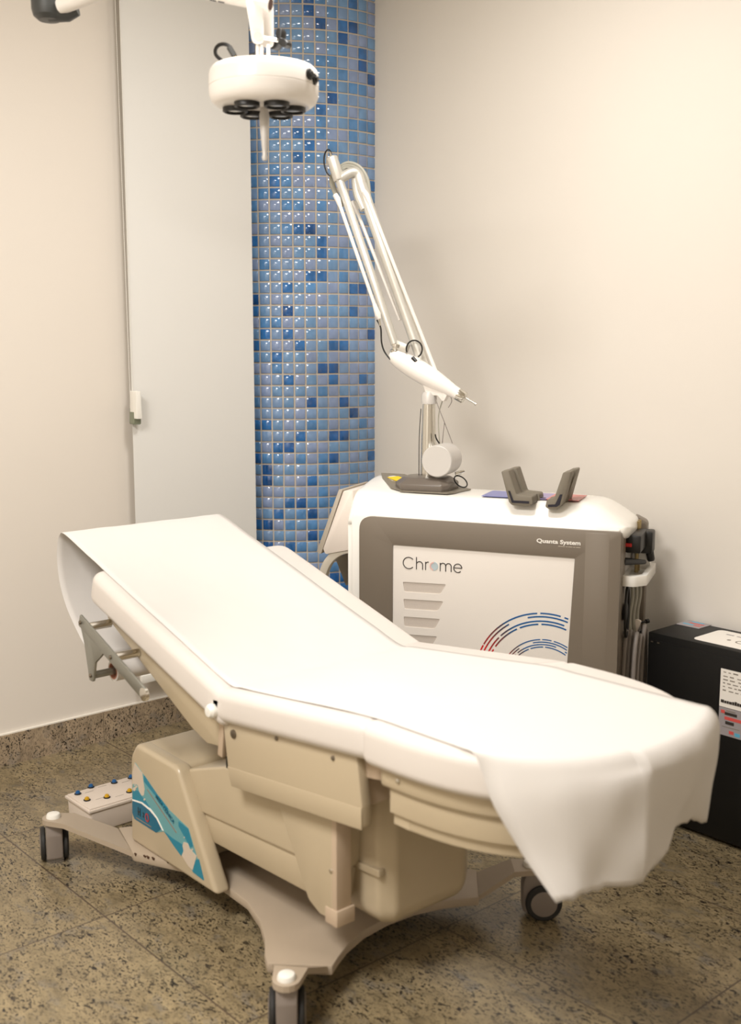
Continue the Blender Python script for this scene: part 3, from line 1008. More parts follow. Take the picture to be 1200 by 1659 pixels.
bm = nb()
grid = []
yl = sorted(set([PY0 + (PY1 - PY0) * i / NV for i in range(NV + 1)] + [1.61, 1.62, 1.63]))
for j, y in enumerate(yl):
    row = []
    hz = MB  # noqa
    for i, p in enumerate(base_path):
        w = .0007 * math.sin(y * 31 + i * .35) + .0004 * math.sin(y * 57 - i * .5)
        bulge = 0
        row.append(Vector((p.x, y, p.z + max(w, -.0004) + bulge)))
    xo = leg_edge(y); ex, ez, ey = interp(END, y)
    if y < 1.62:
        kx, kz = interp(KNEE, y); kx = max(kx, xo + .012)
    else:
        kx, kz = interp(FAR, y)
    xr = (xo if y < 1.62 else kx - .010) - .040
    ez += .0035 * math.sin(y * 160) + .002 * math.sin(y * 410)
    xs0 = row[-1].x
    for k in range(1, 9):
        x = xs0 + (xr - xs0) * k / 8
        row.append(Vector((x, y, .690 + (x + 1.585) * .014 + .003)))
    P = row[-1]
    if y >= 1.62:
        xo = kx - .010
    pts = smooth_path([tuple(row[-2]), tuple(P), (xo - .012, y, P.z - .001), (xo + .007, y, P.z - .022), (kx, y, kz), (kx * .55 + ex * .45, y * .5 + ey * .5, kz * .5 + ez * .5), (ex, ey, ez)], 5)[5:]
    for k, q in enumerate(pts[1:]):
        f = max(0, min(1, (k - 14) / 8))
        q = Vector(q)
        q.x += f * (.0030 * math.sin(y * 46 + k * .45) + .002 * math.sin(y * 23 - k * .8))
        row.append(q)
    grid.append([bm.verts.new(q) for q in row])
for a, b in zip(grid, grid[1:]):
    for k in range(min(len(a), len(b)) - 1):
        bm.faces.new((a[k], a[k + 1], b[k + 1], b[k]))
sheet = link('sheet', bm, 'paper', pap, ang=180)
md = sheet.modifiers.new('thickness', 'SOLIDIFY'); md.thickness = .0008; md.offset = 1
bm = nb()
prof = [(.0222, .001), (.028, .001), (.028, PY1 - PY0 + .02), (.0222, PY1 - PY0 + .02), (.0222, .001)]
ax = Vector((0, 1, 0)); o = Vector((-2.611, PY0 - .022, .560))
rings = []
for r, h in prof[:-1]:
    rings.append([bm.verts.new(o + ax * h + Vector((math.cos(t), 0, math.sin(t))) * r) for t in [2 * math.pi * k / 36 for k in range(36)]])
for a, b in zip(rings, rings[1:] + rings[:1]):
    for k in range(36):
        bm.faces.new((a[k], a[(k + 1) % 36], b[(k + 1) % 36], b[k]))
roll = link('roll', bm, 'paper', pap)
bm = nb()
rings = []
for r, h in ((.0190, 0), (.0222, 0), (.0222, .56), (.0125, .56), (.0125, .012)):
    rings.append([bm.verts.new(o + ax * h + Vector((math.cos(t), 0, math.sin(t))) * r) for t in [2 * math.pi * k / 30 for k in range(30)]])
for a, b in zip(rings, rings[1:] + rings[:1]):
    for k in range(30):
        bm.faces.new((a[k], a[(k + 1) % 30], b[(k + 1) % 30], b[k]))
link('cardboard_core', bm, 'card', roll)

# ------------------------------------------------------------------ foot control box on the floor
fc = thing('foot_control', 'white foot control box with blue and yellow buttons on the floor by the bed base', 'remote control', (-2.926, 1.56, 0))
bm = nb(); prism(bm, [(-2.996, .0), (-2.856, .0), (-2.850, .070), (-3.002, .070)], 'y', 1.418, 1.70); link('housing', bm, 'pedal', fc, bevel=.006, seg=3)
bm = nb(); box(bm, -3.004, -2.847, 1.411, 1.707, .0685, .077); box(bm, -2.999, -2.853, 1.417, 1.701, .076, .081); lid = link('lid', bm, 'pedal', fc, bevel=.002)
for x, y in ((-2.979, 1.442), (-3.000, 1.496), (-2.985, 1.567), (-2.985, 1.625)):
    bm = nb(); lathe(bm, [(.0095, 0), (.0095, .003), (.007, .0045), (.0065, .009), (.003, .0115), (0, .012)], (x, y, .0805), seg=20); b_ = link('push_button', bm, 'blue', fc)
    b_['label'] = 'blue push button'
    bm = nb(); lathe(bm, [(.0105, 0), (.0105, .0025), (.0085, .004), (0, .004)], (x, y, .0805), seg=20); link('button_collar', bm, 'black', b_)
for x, y in ((-2.918, 1.441), (-2.897, 1.495), (-2.890, 1.567), (-2.905, 1.625)):
    bm = nb(); lathe(bm, [(.0095, 0), (.0095, .003), (.007, .0045), (.0065, .009), (.003, .0115), (0, .012)], (x, y, .0805), seg=20); b_ = link('push_button', bm, 'btn_yellow', fc)
    b_['label'] = 'yellow push button'
    bm = nb(); lathe(bm, [(.0105, 0), (.0105, .0025), (.0085, .004), (0, .004)], (x, y, .0805), seg=20); link('button_collar', bm, 'black', b_)
for x, y in ((-2.972, 1.462), (-2.985, 1.512), (-2.97, 1.585), (-2.905, 1.462), (-2.885, 1.516)):
    bm = nb(); box(bm, x, x + .0012, y, y + .028, .0812, .0815); link('printed_caption', bm, 'ink_light', lid, smooth=False)
bm = nb()
tube(bm, smooth_path([(-2.846, 1.60, .045), (-2.82, 1.60, .045), (-2.785, 1.61, .05), (-2.75, 1.63, .09), (-2.70, 1.64, .10), (-2.655, 1.64, .11), (-2.60, 1.65, .13)], 6), .006, 8)
link('cable', bm, 'cable', fc)

# ------------------------------------------------------------------ laser machine
LA = R(27.2)
LO = (-2.312, 2.571, 0)
las = thing('laser_machine', 'white and grey laser machine with striped arcs on its door, behind the bed', 'laser machine', LO, LA)
lk = dict(world=False)
YFt, YBk = -.18, .14
# body core
bm = nb(); box(bm, -.438, .398, YFt + .012, YBk, .05, .90); link('body', bm, 'laser_white', las, bevel=.012, **lk)
# grey front frame: rounded top-left corner, wrapping round the right edge, with an opening for the door
out = rounded([(-.403, .06), (.402, .06), (.402, .893), (-.403, .896)], [.02, .02, .012, .045], 8)
hole = rounded([(-.2925, .10), (.240, .10), (.2715, .809), (-.2915, .812)], [.004, .004, .003, .003], 3)


def ringprism(bm, outer, inner, y0, y1):
    """plate with a hole, by bridging the two outlines with triangles"""
    def loop(pts, y): return [bm.verts.new((p[0], y, p[1])) for p in pts]
    oa, ob, ia, ib = loop(outer, y0), loop(outer, y1), loop(inner, y0), loop(inner, y1)
    for L_ in (oa, ob, ia, ib):
        for i in range(len(L_)):
            bm.edges.new((L_[i], L_[(i + 1) % len(L_)]))
    for A, B in ((oa, ia), (ob, ib)):
        es = [bm.edges.get((L_[i], L_[(i + 1) % len(L_)])) for L_ in (A, B) for i in range(len(L_))]
        bmesh.ops.triangle_fill(bm, edges=es, use_beauty=True)
    for A, B in ((oa, ob), (ia, ib)):
        for i in range(len(A)):
            j = (i + 1) % len(A)
            bm.faces.new((A[i], A[j], B[j], B[i]))


bm = nb(); ringprism(bm, out, hole, YFt, YFt + .02)
gf = link('grey_frame', bm, 'laser_grey', las, bevel=.005, seg=2, limit=60, **lk)
bm = nb(); prism(bm, rounded([(.300, .0), (.403, .0), (.403, .10), (.300, .10)], [0, .045, .01, 0], 8), 'z', .06, .888)
for v in bm.verts: v.co.y += YFt - .0008
link('corner_column', bm, 'laser_grey', gf, bevel=.003, limit=60, **lk)
# white door with vent slots cut through
bm = nb(); prism(bm, hole, 'y', YFt + .004, YFt + .014)
door = link('door', bm, 'panel', las, smooth=False, **lk)
bm = nb()
SL = [((-.259, .697), (-.119, .700), (-.137, .668), (-.254, .666)), ((-.257, .643), (-.127, .646), (-.145, .614), (-.253, .612)), ((-.256, .587), (-.137, .590), (-.155, .557), (-.253, .556)), ((-.253, .531), (-.146, .534), (-.165, .501), (-.251, .500)), ((-.252, .476), (-.155, .479), (-.174, .446), (-.250, .445)), ((-.251, .42), (-.164, .423), (-.183, .39), (-.249, .389))]
for s in SL:
    prism(bm, rounded(list(s), [.003, .003, .016, .005], 4), 'y', YFt - .01, YFt + .03)
cut = link('slot_cutter', bm, 'panel', None, smooth=False)
bo = door.modifiers.new('slots', 'BOOLEAN'); bo.object = cut; bo.operation = 'DIFFERENCE'; bo.solver = 'EXACT'
cut.parent = las; cut.matrix_parent_inverse = Matrix.Identity(4)
dg = bpy.context.evaluated_depsgraph_get()
me = bpy.data.meshes.new_from_object(door.evaluated_get(dg))
door.modifiers.clear(); door.data = me
bpy.data.objects.remove(cut, do_unlink=True)
for s in SL:
    bm = nb(); prism(bm, [(s[0][0] - .004, s[0][1] + .004), (s[1][0] + .004, s[1][1] + .004), (s[1][0] + .004, s[2][1] - .004), (s[0][0] - .004, s[3][1] - .004)], 'y', YFt + .0065, YFt + .0115)
    link('vent_mesh', bm, 'mesh_grey', door, smooth=False, **lk)
# dashed arcs in red turning to blue
PAL = [mat('arc_colour', c, 0.45, vary=0.02) for c in ((.80, .07, .09), (.62, .16, .17), (.45, .25, .25), (.33, .28, .33), (.15, .33, .52), (.02, .35, .60))]
for grp in ([(.2135, ((160, 152.5), (151.5, 97), (94.5, 78), (75, 40))), (.2035, ((160, 123), (105.5, 40))), (.190, ((160, 138), (135.5, 73), (62, 40))), (.1805, ((160, 150.5), (147, 118.5), (115.5, 97), (94, 40)))],
            [(.134, ((160, 96.5), (94, 82), (79, 20))), (.1265, ((160, 128), (107, 20))), (.119, ((160, 138), (134, 74), (60, 20))), (.1115, ((150, 147), (138, 116), (113, 93), (90, 20)))],
            [(.063, ((160, 100), (95, 78), (72, 10))), (.0585, ((160, 118), (112, 10))), (.0545, ((150, 66), (50, 10))), (.050, ((140, 96), (90, 10)))]):
    for r, dashes in grp:
        wd = .0022 if r > .15 else (.0016 if r > .1 else .0011)
        for a0, a1 in dashes:
            b = nb()
            n = max(3, int(abs(a0 - a1) / 3))
            prev = None
            for i in range(n + 1):
                t = R(a0 + (a1 - a0) * i / n)
                x, z = .190 + r * math.cos(t), .423 + r * math.sin(t)
                if x > .2415 + (z - .10) * .0443 - .004: break
                ring = [b.verts.new((.190 + (r + s_ * wd) * math.cos(t), YFt + .0034 + q, .423 + (r + s_ * wd) * math.sin(t))) for s_, q in ((-1, 0), (1, 0), (1, .001), (-1, .001))]
                if prev:
                    deg = (math.degrees(t))
                    mi = 0 if deg > 150 else 1 if deg > 141 else 2 if deg > 133 else 3 if deg > 125 else 4 if deg > 119 else 5
                    for k in range(4):
                        f = b.faces.new((prev[k], prev[(k + 1) % 4], ring[(k + 1) % 4], ring[k])); f.material_index = mi
                prev = ring
            if len(b.faces) == 0:
                b.free(); continue
            link('printed_arc', b, PAL, door, smooth=False, **lk)
# product lettering, drawn as thin strokes
ch = nb()
YT = YFt + .0036


def stroke(pts, r=.00155):
    tube(ch, [(x, YT, z) for x, z in pts], r, 6)


def arcpts(cx, cz_, rx, rz, a0, a1, n=18):
    return [(cx + rx * math.cos(R(a0 + (a1 - a0) * i / n)), cz_ + rz * math.sin(R(a0 + (a1 - a0) * i / n))) for i in range(n + 1)]


zb = .7400
stroke(arcpts(-.2400, zb + .0178, .0180, .0178, 42, 318, 26))
stroke([(-.2150, zb + .038), (-.2150, zb)]); stroke([(-.2150, zb + .013)] + arcpts(-.2050, zb + .0145, .0100, .0100, 180, 0, 14) + [(-.1950, zb)])
stroke([(-.1855, zb + .0255), (-.1855, zb)]); stroke([(-.1855, zb + .014)] + arcpts(-.1775, zb + .0165, .0080, .0085, 180, 75, 10))
for q in (0, .0175):
    stroke(([(-.1385, zb + .0255), (-.1385, zb)] if q == 0 else [(-.1385 + q, zb + .014), (-.1385 + q, zb)]))
    stroke([(-.1385 + q, zb + .014)] + arcpts(-.13 + q + .0003, zb + .0158, .0087, .0092, 180, 0, 14) + [(-.1210 + q, zb)])
stroke([(-.0955, zb + .0135), (-.0700, zb + .0135)] + arcpts(-.0827, zb + .0128, .0128, .0130, 0, 315, 26))
tx = link('lettering', ch, 'ink', door, **lk)
bm = nb(); lathe(bm, [(.0095, 0), (.0095, .0008), (.0135, .0008), (.0135, 0), (.0095, 0)], (-.1585, YFt + .0038, zb + .0135), (0, -1, 0), 30)
for f in bm.faces:
    c = f.calc_center_median(); f.material_index = 0 if c.x < -.1595 else 1
lo = link('ring_letter', bm, [mat('pink_print', (.87, .71, .68), .5, vary=.02), mat('pale_blue_print', (.72, .78, .80), .5, vary=.02)], door, smooth=False, **lk)
text('maker_lettering', 'Quanta System', .0165, 'white_ink', gf, Matrix.Translation((.158, YFt - .0012, .849)) @ Matrix.Rotation(R(90), 4, 'X'), .0005, .00045, 1.28)
bm = nb()
x = .222
for w in (.020, .006, .012, .006, .013):
    box(bm, x, x + w, YFt - .0010, YFt, .8405, .8425); x += w + .002
link('small_print', bm, 'console', gf, smooth=False, **lk)

# white top cover: loft along x with the front sloping up to a flat deck
secs = []
def sec(x, zt, zf, zb_, inset, yb):
    return [(x, YFt + .006 + inset, zf - .03), (x, YFt + .007 + inset, zf + .004), (x, YFt + .016 + inset, zf + .020), (x, YFt + .058 + inset, zt - .010), (x, YFt + .085 + inset, zt), (x, yb - .045, zb_), (x, yb - .02, zb_ - .012), (x, yb, zb_ - .035), (x, yb, zf - .03)]


SEC = [sec(-.4565, .945, .865, .975, .040, .13), sec(-.456, .955, .868, .985, .026, .134), sec(-.450, .964, .874, .996, .018, .138), sec(-.430, .968, .880, 1.000, .012, .14), sec(-.37, .968, .889, 1.000, .002, .14), sec(-.31, .966, .893, .985, 0, .14), sec(-.24, .965, .893, .965, 0, .14), sec(.0, .965, .892, .965, 0, .14), sec(.27, .965, .890, .965, 0, .14), sec(.315, .962, .889, .961, 0, .14), sec(.35, .946, .888, .944, .002, .14), sec(.395, .918, .887, .916, .012, .138), sec(.420, .902, .887, .898, .035, .13)]
bm = nb()
rg = [[bm.verts.new(p) for p in s] for s in SEC]
for a, b in zip(rg, rg[1:]):
    for k in range(9):
        bm.faces.new((a[k], a[(k + 1) % 9], b[(k + 1) % 9], b[k]))
bm.faces.new(rg[0]); bm.faces.new(rg[-1][::-1])
top = link('top_cover', bm, 'laser_white', las, ang=80, **lk)
sb = top.modifiers.new('smooth', 'SUBSURF'); sb.levels = 2; sb.render_levels = 2
bm = nb(); prism(bm, [(-.455, .862), (-.438, .862), (-.438, .06), (-.455, .06)], 'y', YFt + .03, YBk - .01); link('left_end_panel', bm, 'laser_white', las, bevel=.005, **lk)
# coloured touch strip on the deck
for (xa, xb, c, ya, yb2) in ((-.035, .075, 'blue_strip', -.095, .035), (.075, .165, 'violet_strip', -.095, .035), (.165, .262, 'red_strip', -.095, .035)):
    col = {'blue_strip': (.50, .52, .74), 'violet_strip': (.62, .56, .74), 'red_strip': (.80, .46, .44)}[c]
    bm = nb(); box(bm, xa, xb, ya, yb2, .9652, .9668)
    link('touch_strip', bm, mat(c, col, .3, vary=.04), top, smooth=False, **lk)
bm = nb(); box(bm, .11, .16, -.09, -.075, .9662, .9680); link('dark_line', bm, 'inset', top, smooth=False, **lk)
# handpiece rests
for sgn, cx in ((1, 0), (-1, 0)):
    nm = 'handpiece_rest'
    if sgn == 1:
        prof = [(.043, 1.052), (.066, 1.056), (.092, .984), (.138, .981), (.141, .960), (.128, .952), (.078, .952), (.068, .962)]
    else:
        prof = [(.251, 1.060), (.228, 1.056), (.204, .980), (.182, .974), (.178, .953), (.190, .946), (.215, .948), (.228, .966)]
    rad = [.005, .005, .008, .008, .006, .004, .016, .016]
    bm = nb(); prism(bm, rounded(prof, rad), 'y', -.165, -.110)
    hr = link(nm, bm, 'holder', las, bevel=.003, **lk)
    hr['label'] = 'brown grey rest leaning left' if sgn == 1 else 'brown grey rest leaning right'
    dx = .010 * sgn
    shift = [(x + (.006 if sgn == 1 else .004), z + .001) for x, z in prof]
    bm = nb(); prism(bm, rounded(shift, rad), 'y', -.098, -.045); link('rear_prong', bm, 'holder', hr, bevel=.003, **lk)
    mid = [(p[0] + (q[0] - p[0]) * .0, p[1] if p[1] < 1.0 else p[1] - .022) for p, q in zip(prof, prof)]
    bm = nb(); prism(bm, mid, 'y', -.112, -.096); link('web', bm, 'holder', hr, **lk)
    if sgn == 1:
        ins = [(.066, .995), (.072, .995), (.083, .967), (.130, .967), (.130, .960), (.078, .960)]
    else:
        ins = [(.2205, .992), (.2275, .992), (.2205, .962), (.212, .955), (.186, .953), (.186, .960), (.207, .962)]
    bm = nb(); prism(bm, ins, 'y', -.1662, -.164); link('dark_inset', bm, 'inset', hr, smooth=False, **lk)

# screen console and handle on the left end
bm = nb(); prism(bm, rounded([(-.450, .966), (-.484, .962), (-.556, .770), (-.548, .752), (-.450, .775)], [.004, .008, .004, .008, .004]), 'y', -.115, .10); cons = link('screen_console', bm, 'console_white', las, bevel=.004, **lk)
bm = nb(); prism(bm, rounded([(-.484, .968), (-.498, .966), (-.576, .762), (-.562, .752)], [.004, .004, .004, .004]), 'y', -.118, .104); link('screen_bezel', bm, 'console', cons, bevel=.003, **lk)
bm = nb()
hp = smooth_path([(-.445, 0, .772), (-.475, 0, .772), (-.510, 0, .758), (-.540, 0, .730), (-.560, 0, .690), (-.572, 0, .640), (-.575, 0, .59)], 5)
for yy in (-.110,):
    pr = None
    for i, p in enumerate(hp):
        t = (hp[min(i + 1, len(hp) - 1)] - hp[max(i - 1, 0)]).normalized(); nrm = Vector((t.z, 0, -t.x))
        ring = [bm.verts.new(p + nrm * a + Vector((0, b, 0))) for a, b in ((-.013, yy), (.013, yy), (.013, yy + .028), (-.013, yy + .028))]
        if pr:
            for k in range(4):
                bm.faces.new((pr[k], pr[(k + 1) % 4], ring[(k + 1) % 4], ring[k]))
        else:
            bm.faces.new(ring[::-1])
        pr = ring
    bm.faces.new(pr)
# open the grip in the middle: two cheeks joined by a bar
link('push_handle', bm, 'handle_beige', las, bevel=.003, limit=50, **lk)
bm = nb(); bar(bm, (-.44, .05, .715), (-.56, .05, .665), .022, .10); link('handle_stay', bm, 'arm_plate', las, **lk)
# casters under the machine (hidden by the bed in the photograph, but it stands on them)
for x in (-.36, .34):
    for y in (-.12, .09):
        bm = nb(); lathe(bm, [(0, -.015), (.034, -.015), (.036, -.01), (.036, .01), (.034, .015), (0, .015)], (x, y, .036), (0, 1, 0), 24); link('machine_wheel', bm, 'rubber', las, **lk)

# right end: dark rear rail, accessory tray, connector block, hoses
bm = nb(); prism(bm, rounded([(.395, .905), (.437, .885), (.437, .10), (.395, .10)], [.008, .02, .005, .005]), 'y', .095, .138); rail = link('rear_rail', bm, 'laser_grey', las, bevel=.004, **lk)
bm = nb(); prism(bm, [(.39, .88), (.4005, .88), (.4005, .10), (.39, .10)], 'y', -.13, .10); link('end_panel', bm, 'silver', las, bevel=.003, **lk)
bm = nb()
for y in (.035, .065): tube(bm, [(.418, y, .895), (.418, y, .70)], .006, 8)
link('end_pipe', bm, 'brass', las, **lk)
bm = nb()
o_ = rounded([(.402, -.135), (.438, -.135), (.468, -.10), (.468, .105), (.402, .105)], [.004, .02, .02, .01, .004], 5)
i_ = rounded([(.402, -.110), (.430, -.112), (.452, -.088), (.452, .094), (.402, .094)], [.002, .012, .012, .006, .002], 5)
A = [[bm.verts.new((p[0], p[1], z)) for p in L_] for L_, z in ((o_, .728), (o_, .758), (i_, .758), (i_, .738))]
n = len(o_)
for a, b in zip(A, A[1:]):
    for k in range(n):
        bm.faces.new((a[k], a[(k + 1) % n], b[(k + 1) % n], b[k]))
bm.faces.new(A[0][::-1]); bm.faces.new(A[3])
tray = link('accessory_tray', bm, 'laser_white', las, bevel=.002, **lk)
bm = nb(); box(bm, .400, .446, -.09, .045, .818, .872); box(bm, .415, .466, .015, .075, .800, .868); blk = link('connector_block', bm, 'black', las, bevel=.006, **lk)
bm = nb(); lathe(bm, [(.012, 0), (.012, .03), (.009, .036), (0, .036)], (.455, .03, .812), (.2, 0, -1), 14); link('connector_nose', bm, 'black', blk, **lk)
bm = nb(); box(bm, .402, .420, -.096, -.088, .838, .848); link('red_tab', bm, 'red', blk, **lk)
bm = nb(); tube(bm, [(.396, -.10, .795), (.418, -.07, .790), (.448, -.01, .780)], [.012, .010, .0065], 12); link('black_grip', bm, 'black', las, **lk)
bm = nb(); prism(bm, rounded([(.404, .81), (.43, .81), (.452, .79), (.458, .76), (.404, .76)], [.0, .01, .01, 0, 0]), 'y', .045, .06); link('tray_back', bm, 'laser_white', tray, **lk)
# hose hook and bundle
bm = nb(); prism(bm, rounded([(.405, .585), (.432, .605), (.446, .60), (.432, .555), (.405, .545)], .005), 'y', -.02, -.008); hk = link('hose_hook', bm, 'console_white', las, bevel=.002, **lk)
for z, yq in ((.580, .03), (.563, -.015)):
    bm = nb(); lathe(bm, [(.0032, 0), (.0032, .036), (.007, .037), (.007, .046), (0, .046)], (.425, yq, z), (.55, .6, .05), 12); link('hook_pin', bm, 'black', hk, **lk)
rng = random.Random(9)
for i in range(7):
    xo = .408 + i * .0075
    yo = -.075 + (i % 4) * .026
    zt_ = .585 - (i % 3) * .012
    zb2 = .30 - (i * 37 % 5) * .018
    wdt = .022 + (i % 3) * .006
    p = [(xo, yo - wdt, zb2 + .1), (xo + .002, yo - wdt * .9, zt_ - .07), (xo + .004, yo - wdt * .4, zt_ - .006), (xo + .004, yo + wdt * .3, zt_ - .006), (xo + .006, yo + wdt * .9, zt_ - .08), (xo + .006, yo + wdt, zb2 + .1), (xo + .004, yo + wdt * .4, zb2), (xo, yo - wdt * .4, zb2)]
    bm = nb(); tube(bm, smooth_path(p + [p[0]], 6)[:-1], .0068, 9, closed=True); link('hose_loop', bm, 'cable', las, **lk)
for xo, yo in ((.417, -.05), (.424, -.02), (.431, .01)):
    bm = nb(); tube(bm, smooth_path([(xo, yo, .735), (xo + .004, yo + .004, .68), (xo - .002, yo, .62), (xo + .002, yo, .565)], 6), .006, 9); link('hose', bm, 'cable_pale', las, **lk)
bm = nb(); tube(bm, [(.414, -.10 + .030 * math.cos(t), .645 + .075 * math.sin(t)) for t in [2 * math.pi * k / 32 for k in range(32)]], .0045, 8, closed=True); link('black_hose_coil', bm, 'black', las, **lk)
bm = nb(); lathe(bm, [(.0, .004), (.026, .004), (.026, -.004), (0, -.004)], (.410, -.10, .645), (1, 0, 0), 24); link('coil_disc', bm, 'black', las, **lk)

# ------------------------------------------------------------------ articulated laser arm (part of the machine)
AY = .03
def part(name, bm, m, par=las, **k):
    return link(name, bm, m, par, world=False, **k)


def deck_z(x, y):
    zb_ = 1.0 if x < -.37 else (1.0 - (x + .37) * .25 if x < -.31 else max(.965, .985 - (x + .31) * .286))
    return .966 + (zb_ - .966) * .85 * max(0, min(1, (y + .095) / .19))


bm = nb(); prism(bm, [(-.30, -.094), (-.145, -.092), (-.128, -.07), (-.105, .03), (-.16, .085), (-.30, .10)], 'z', .9655, .9695)
apl = part('arm_mount_plate', bm, 'arm_plate', smooth=False)
bm = nb(); prism(bm, [(-.437, .100), (-.408, .035), (-.340, -.068), (-.296, -.092), (-.296, .10), (-.36, .112)], 'z', 0, .003)
for v in bm.verts: v.co.z += deck_z(v.co.x, v.co.y) + .0015
part('plate_wing', bm, 'arm_plate', apl, smooth=False)
bm = nb(); prism(bm, [(-.392, .040), (-.350, .012), (-.325, .026), (-.340, .052), (-.362, .062)], 'z', 0, .002)
for v in bm.verts: v.co.z += deck_z(v.co.x, v.co.y) + .005
part('warning_label', bm, 'yellow', apl, smooth=False)
bm = nb()
o_ = rounded([(-.335, -.04), (-.30, -.088), (-.165, -.085), (-.150, -.06), (-.150, .045), (-.17, .07), (-.30, .07), (-.335, .04)], .012, 3)
o2 = rounded([(-.310, -.028), (-.285, -.062), (-.185, -.060), (-.172, -.045), (-.172, .03), (-.19, .05), (-.29, .05), (-.310, .03)], .012, 3)
rg = [[bm.verts.new((p[0], p[1], z)) for p in L_] for L_, z in ((o_, .967), (o_, .990), (o2, 1.008))]
for a, b in zip(rg, rg[1:]):
    for k in range(len(a)):
        bm.faces.new((a[k], a[(k + 1) % len(a)], b[(k + 1) % len(a)], b[k]))
bm.faces.new(rg[0][::-1]); bm.faces.new(rg[-1])
ab = part('arm_base', bm, 'arm_base', bevel=.003, limit=25)
bm = nb(); lathe(bm, [(.026, .99), (.025, 1.05), (.0235, 1.12), (.021, 1.20), (.020, 1.235), (.0235, 1.238), (.0235, 1.262), (.018, 1.272), (0, 1.272)], (-.247, AY, 0), seg=32); mast = part('mast', bm, 'chrome')
bm = nb(); lathe(bm, [(.0242, 1.236), (.0245, 1.262), (.019, 1.274), (0, 1.274)], (-.247, AY, 0), seg=28); part('mast_head', bm, 'silver', mast)
bm = nb(); lathe(bm, [(0, 0), (.047, 0), (.0495, .003), (.0495, .107), (.047, .11), (0, .11)], (-.186, -.075, 1.064), (0, 1, 0), 48); cw = part('counterweight', bm, 'silver')
bm = nb(); tube(bm, [(-.186, .03, 1.064), (-.247, AY, 1.064)], .014, 12); part('counterweight_axle', bm, 'chrome', cw)
bm = nb(); lathe(bm, [(.006, 0), (.006, .02), (.004, .03), (0, .03)], (-.145, -.01, 1.020), (.85, .5, .25), 12); part('lock_screw', bm, 'chrome', cw)
bm = nb(); c0 = Vector((-.130, 0, .995))
tube(bm, [c0 + Vector((.024 * math.cos(t) * .8 + .012 * math.sin(t) * -.8, .0, .018 * math.sin(t))) for t in [2 * math.pi * k / 24 for k in range(24)]], .0022, 7, closed=True)
part('tie_loop', bm, 'black', cw)
# white cigar-shaped joint body
a0, a1 = Vector((-.378, AY, 1.392)), Vector((-.152, AY, 1.268))
Lb = (a1 - a0).length
bm = nb(); lathe(bm, [(0, 0), (.016, .001), (.024, .012), (.0295, .04), (.0335, .08), (.0345, .115), (.0325, .16), (.027, .20), (.0205, .24), (.0195, Lb), (0, Lb)], a0, a1 - a0, 36); jb = part('joint_body', bm, 'lamp_white')
bm = nb(); lathe(bm, [(.0195, 0), (.0195, .022), (.017, .026), (0, .026)], a1, a1 - a0, 24); part('end_ring', bm, 'chrome', jb)
d = (a1 - a0).normalized()
bm = nb(); lathe(bm, [(.0035, 0), (.0035, .045), (.006, .046), (.006, .050), (0, .050)], a1 + d * .02 + Vector((0, 0, .003)), d, 12); part('end_pin', bm, 'chrome', jb)
bm = nb(); prism(bm, rounded([(-.275, 1.322), (-.252, 1.262), (-.215, 1.262), (-.195, 1.240), (-.183, 1.262), (-.195, 1.30)], [0, .01, .01, .008, .008, 0]), 'y', AY - .016, AY + .016); part('joint_saddle', bm, 'lamp_white', jb, bevel=.005)
bm = nb(); tube(bm, smooth_path([(-.200, AY + .01, 1.262), (-.215, AY, 1.20), (-.21, AY - .005, 1.12), (-.205, AY, 1.08)], 5), .0022, 6); part('thin_cable', bm, 'cable_pale', mast)
bm = nb(); tube(bm, smooth_path([(-.226, AY - .012, 1.262), (-.205, AY - .018, 1.215), (-.192, AY - .018, 1.185), (-.165, AY - .01, 1.113)], 5), .0016, 6); part('thin_cable', bm, 'cable', mast)
bm = nb(); tube(bm, smooth_path([(-.189, AY - .02, 1.18), (-.193, AY - .02, 1.14), (-.198, AY - .012, 1.11)], 5), .0016, 6); part('thin_cable', bm, 'cable', mast)
bm = nb(); tube(bm, smooth_path([(-.216, AY - .03, 1.142), (-.212, AY - .03, 1.128), (-.202, AY - .03, 1.113)], 5), .0026, 6); part('thin_cable', bm, 'black', mast)
bm = nb(); tube(bm, smooth_path([(-.273, AY - .004, 1.22), (-.276, AY - .01, 1.13), (-.273, AY - .02, 1.0)], 5), .0014, 6); part('thin_cable', bm, 'black', mast)
bm = nb(); tube(bm, smooth_path([(-.180, AY + .01, 1.262), (-.172, AY, 1.245), (-.183, AY, 1.225)], 5), .0014, 6); part('thin_cable', bm, 'cable', mast)
# elbow
bm = nb(); lathe(bm, [(.016, 0), (.018, .004), (.018, .012), (.014, .014), (.014, .022), (.019, .024), (.019, .034), (0, .034)], (-.364, AY, 1.392), (.25, 0, 1), 24); el = part('elbow_joint', bm, 'chrome')
bm = nb(); bar(bm, (-.362, AY, 1.425), (-.318, AY, 1.408), .026, .030); part('elbow_block', bm, 'alu', el, bevel=.006)
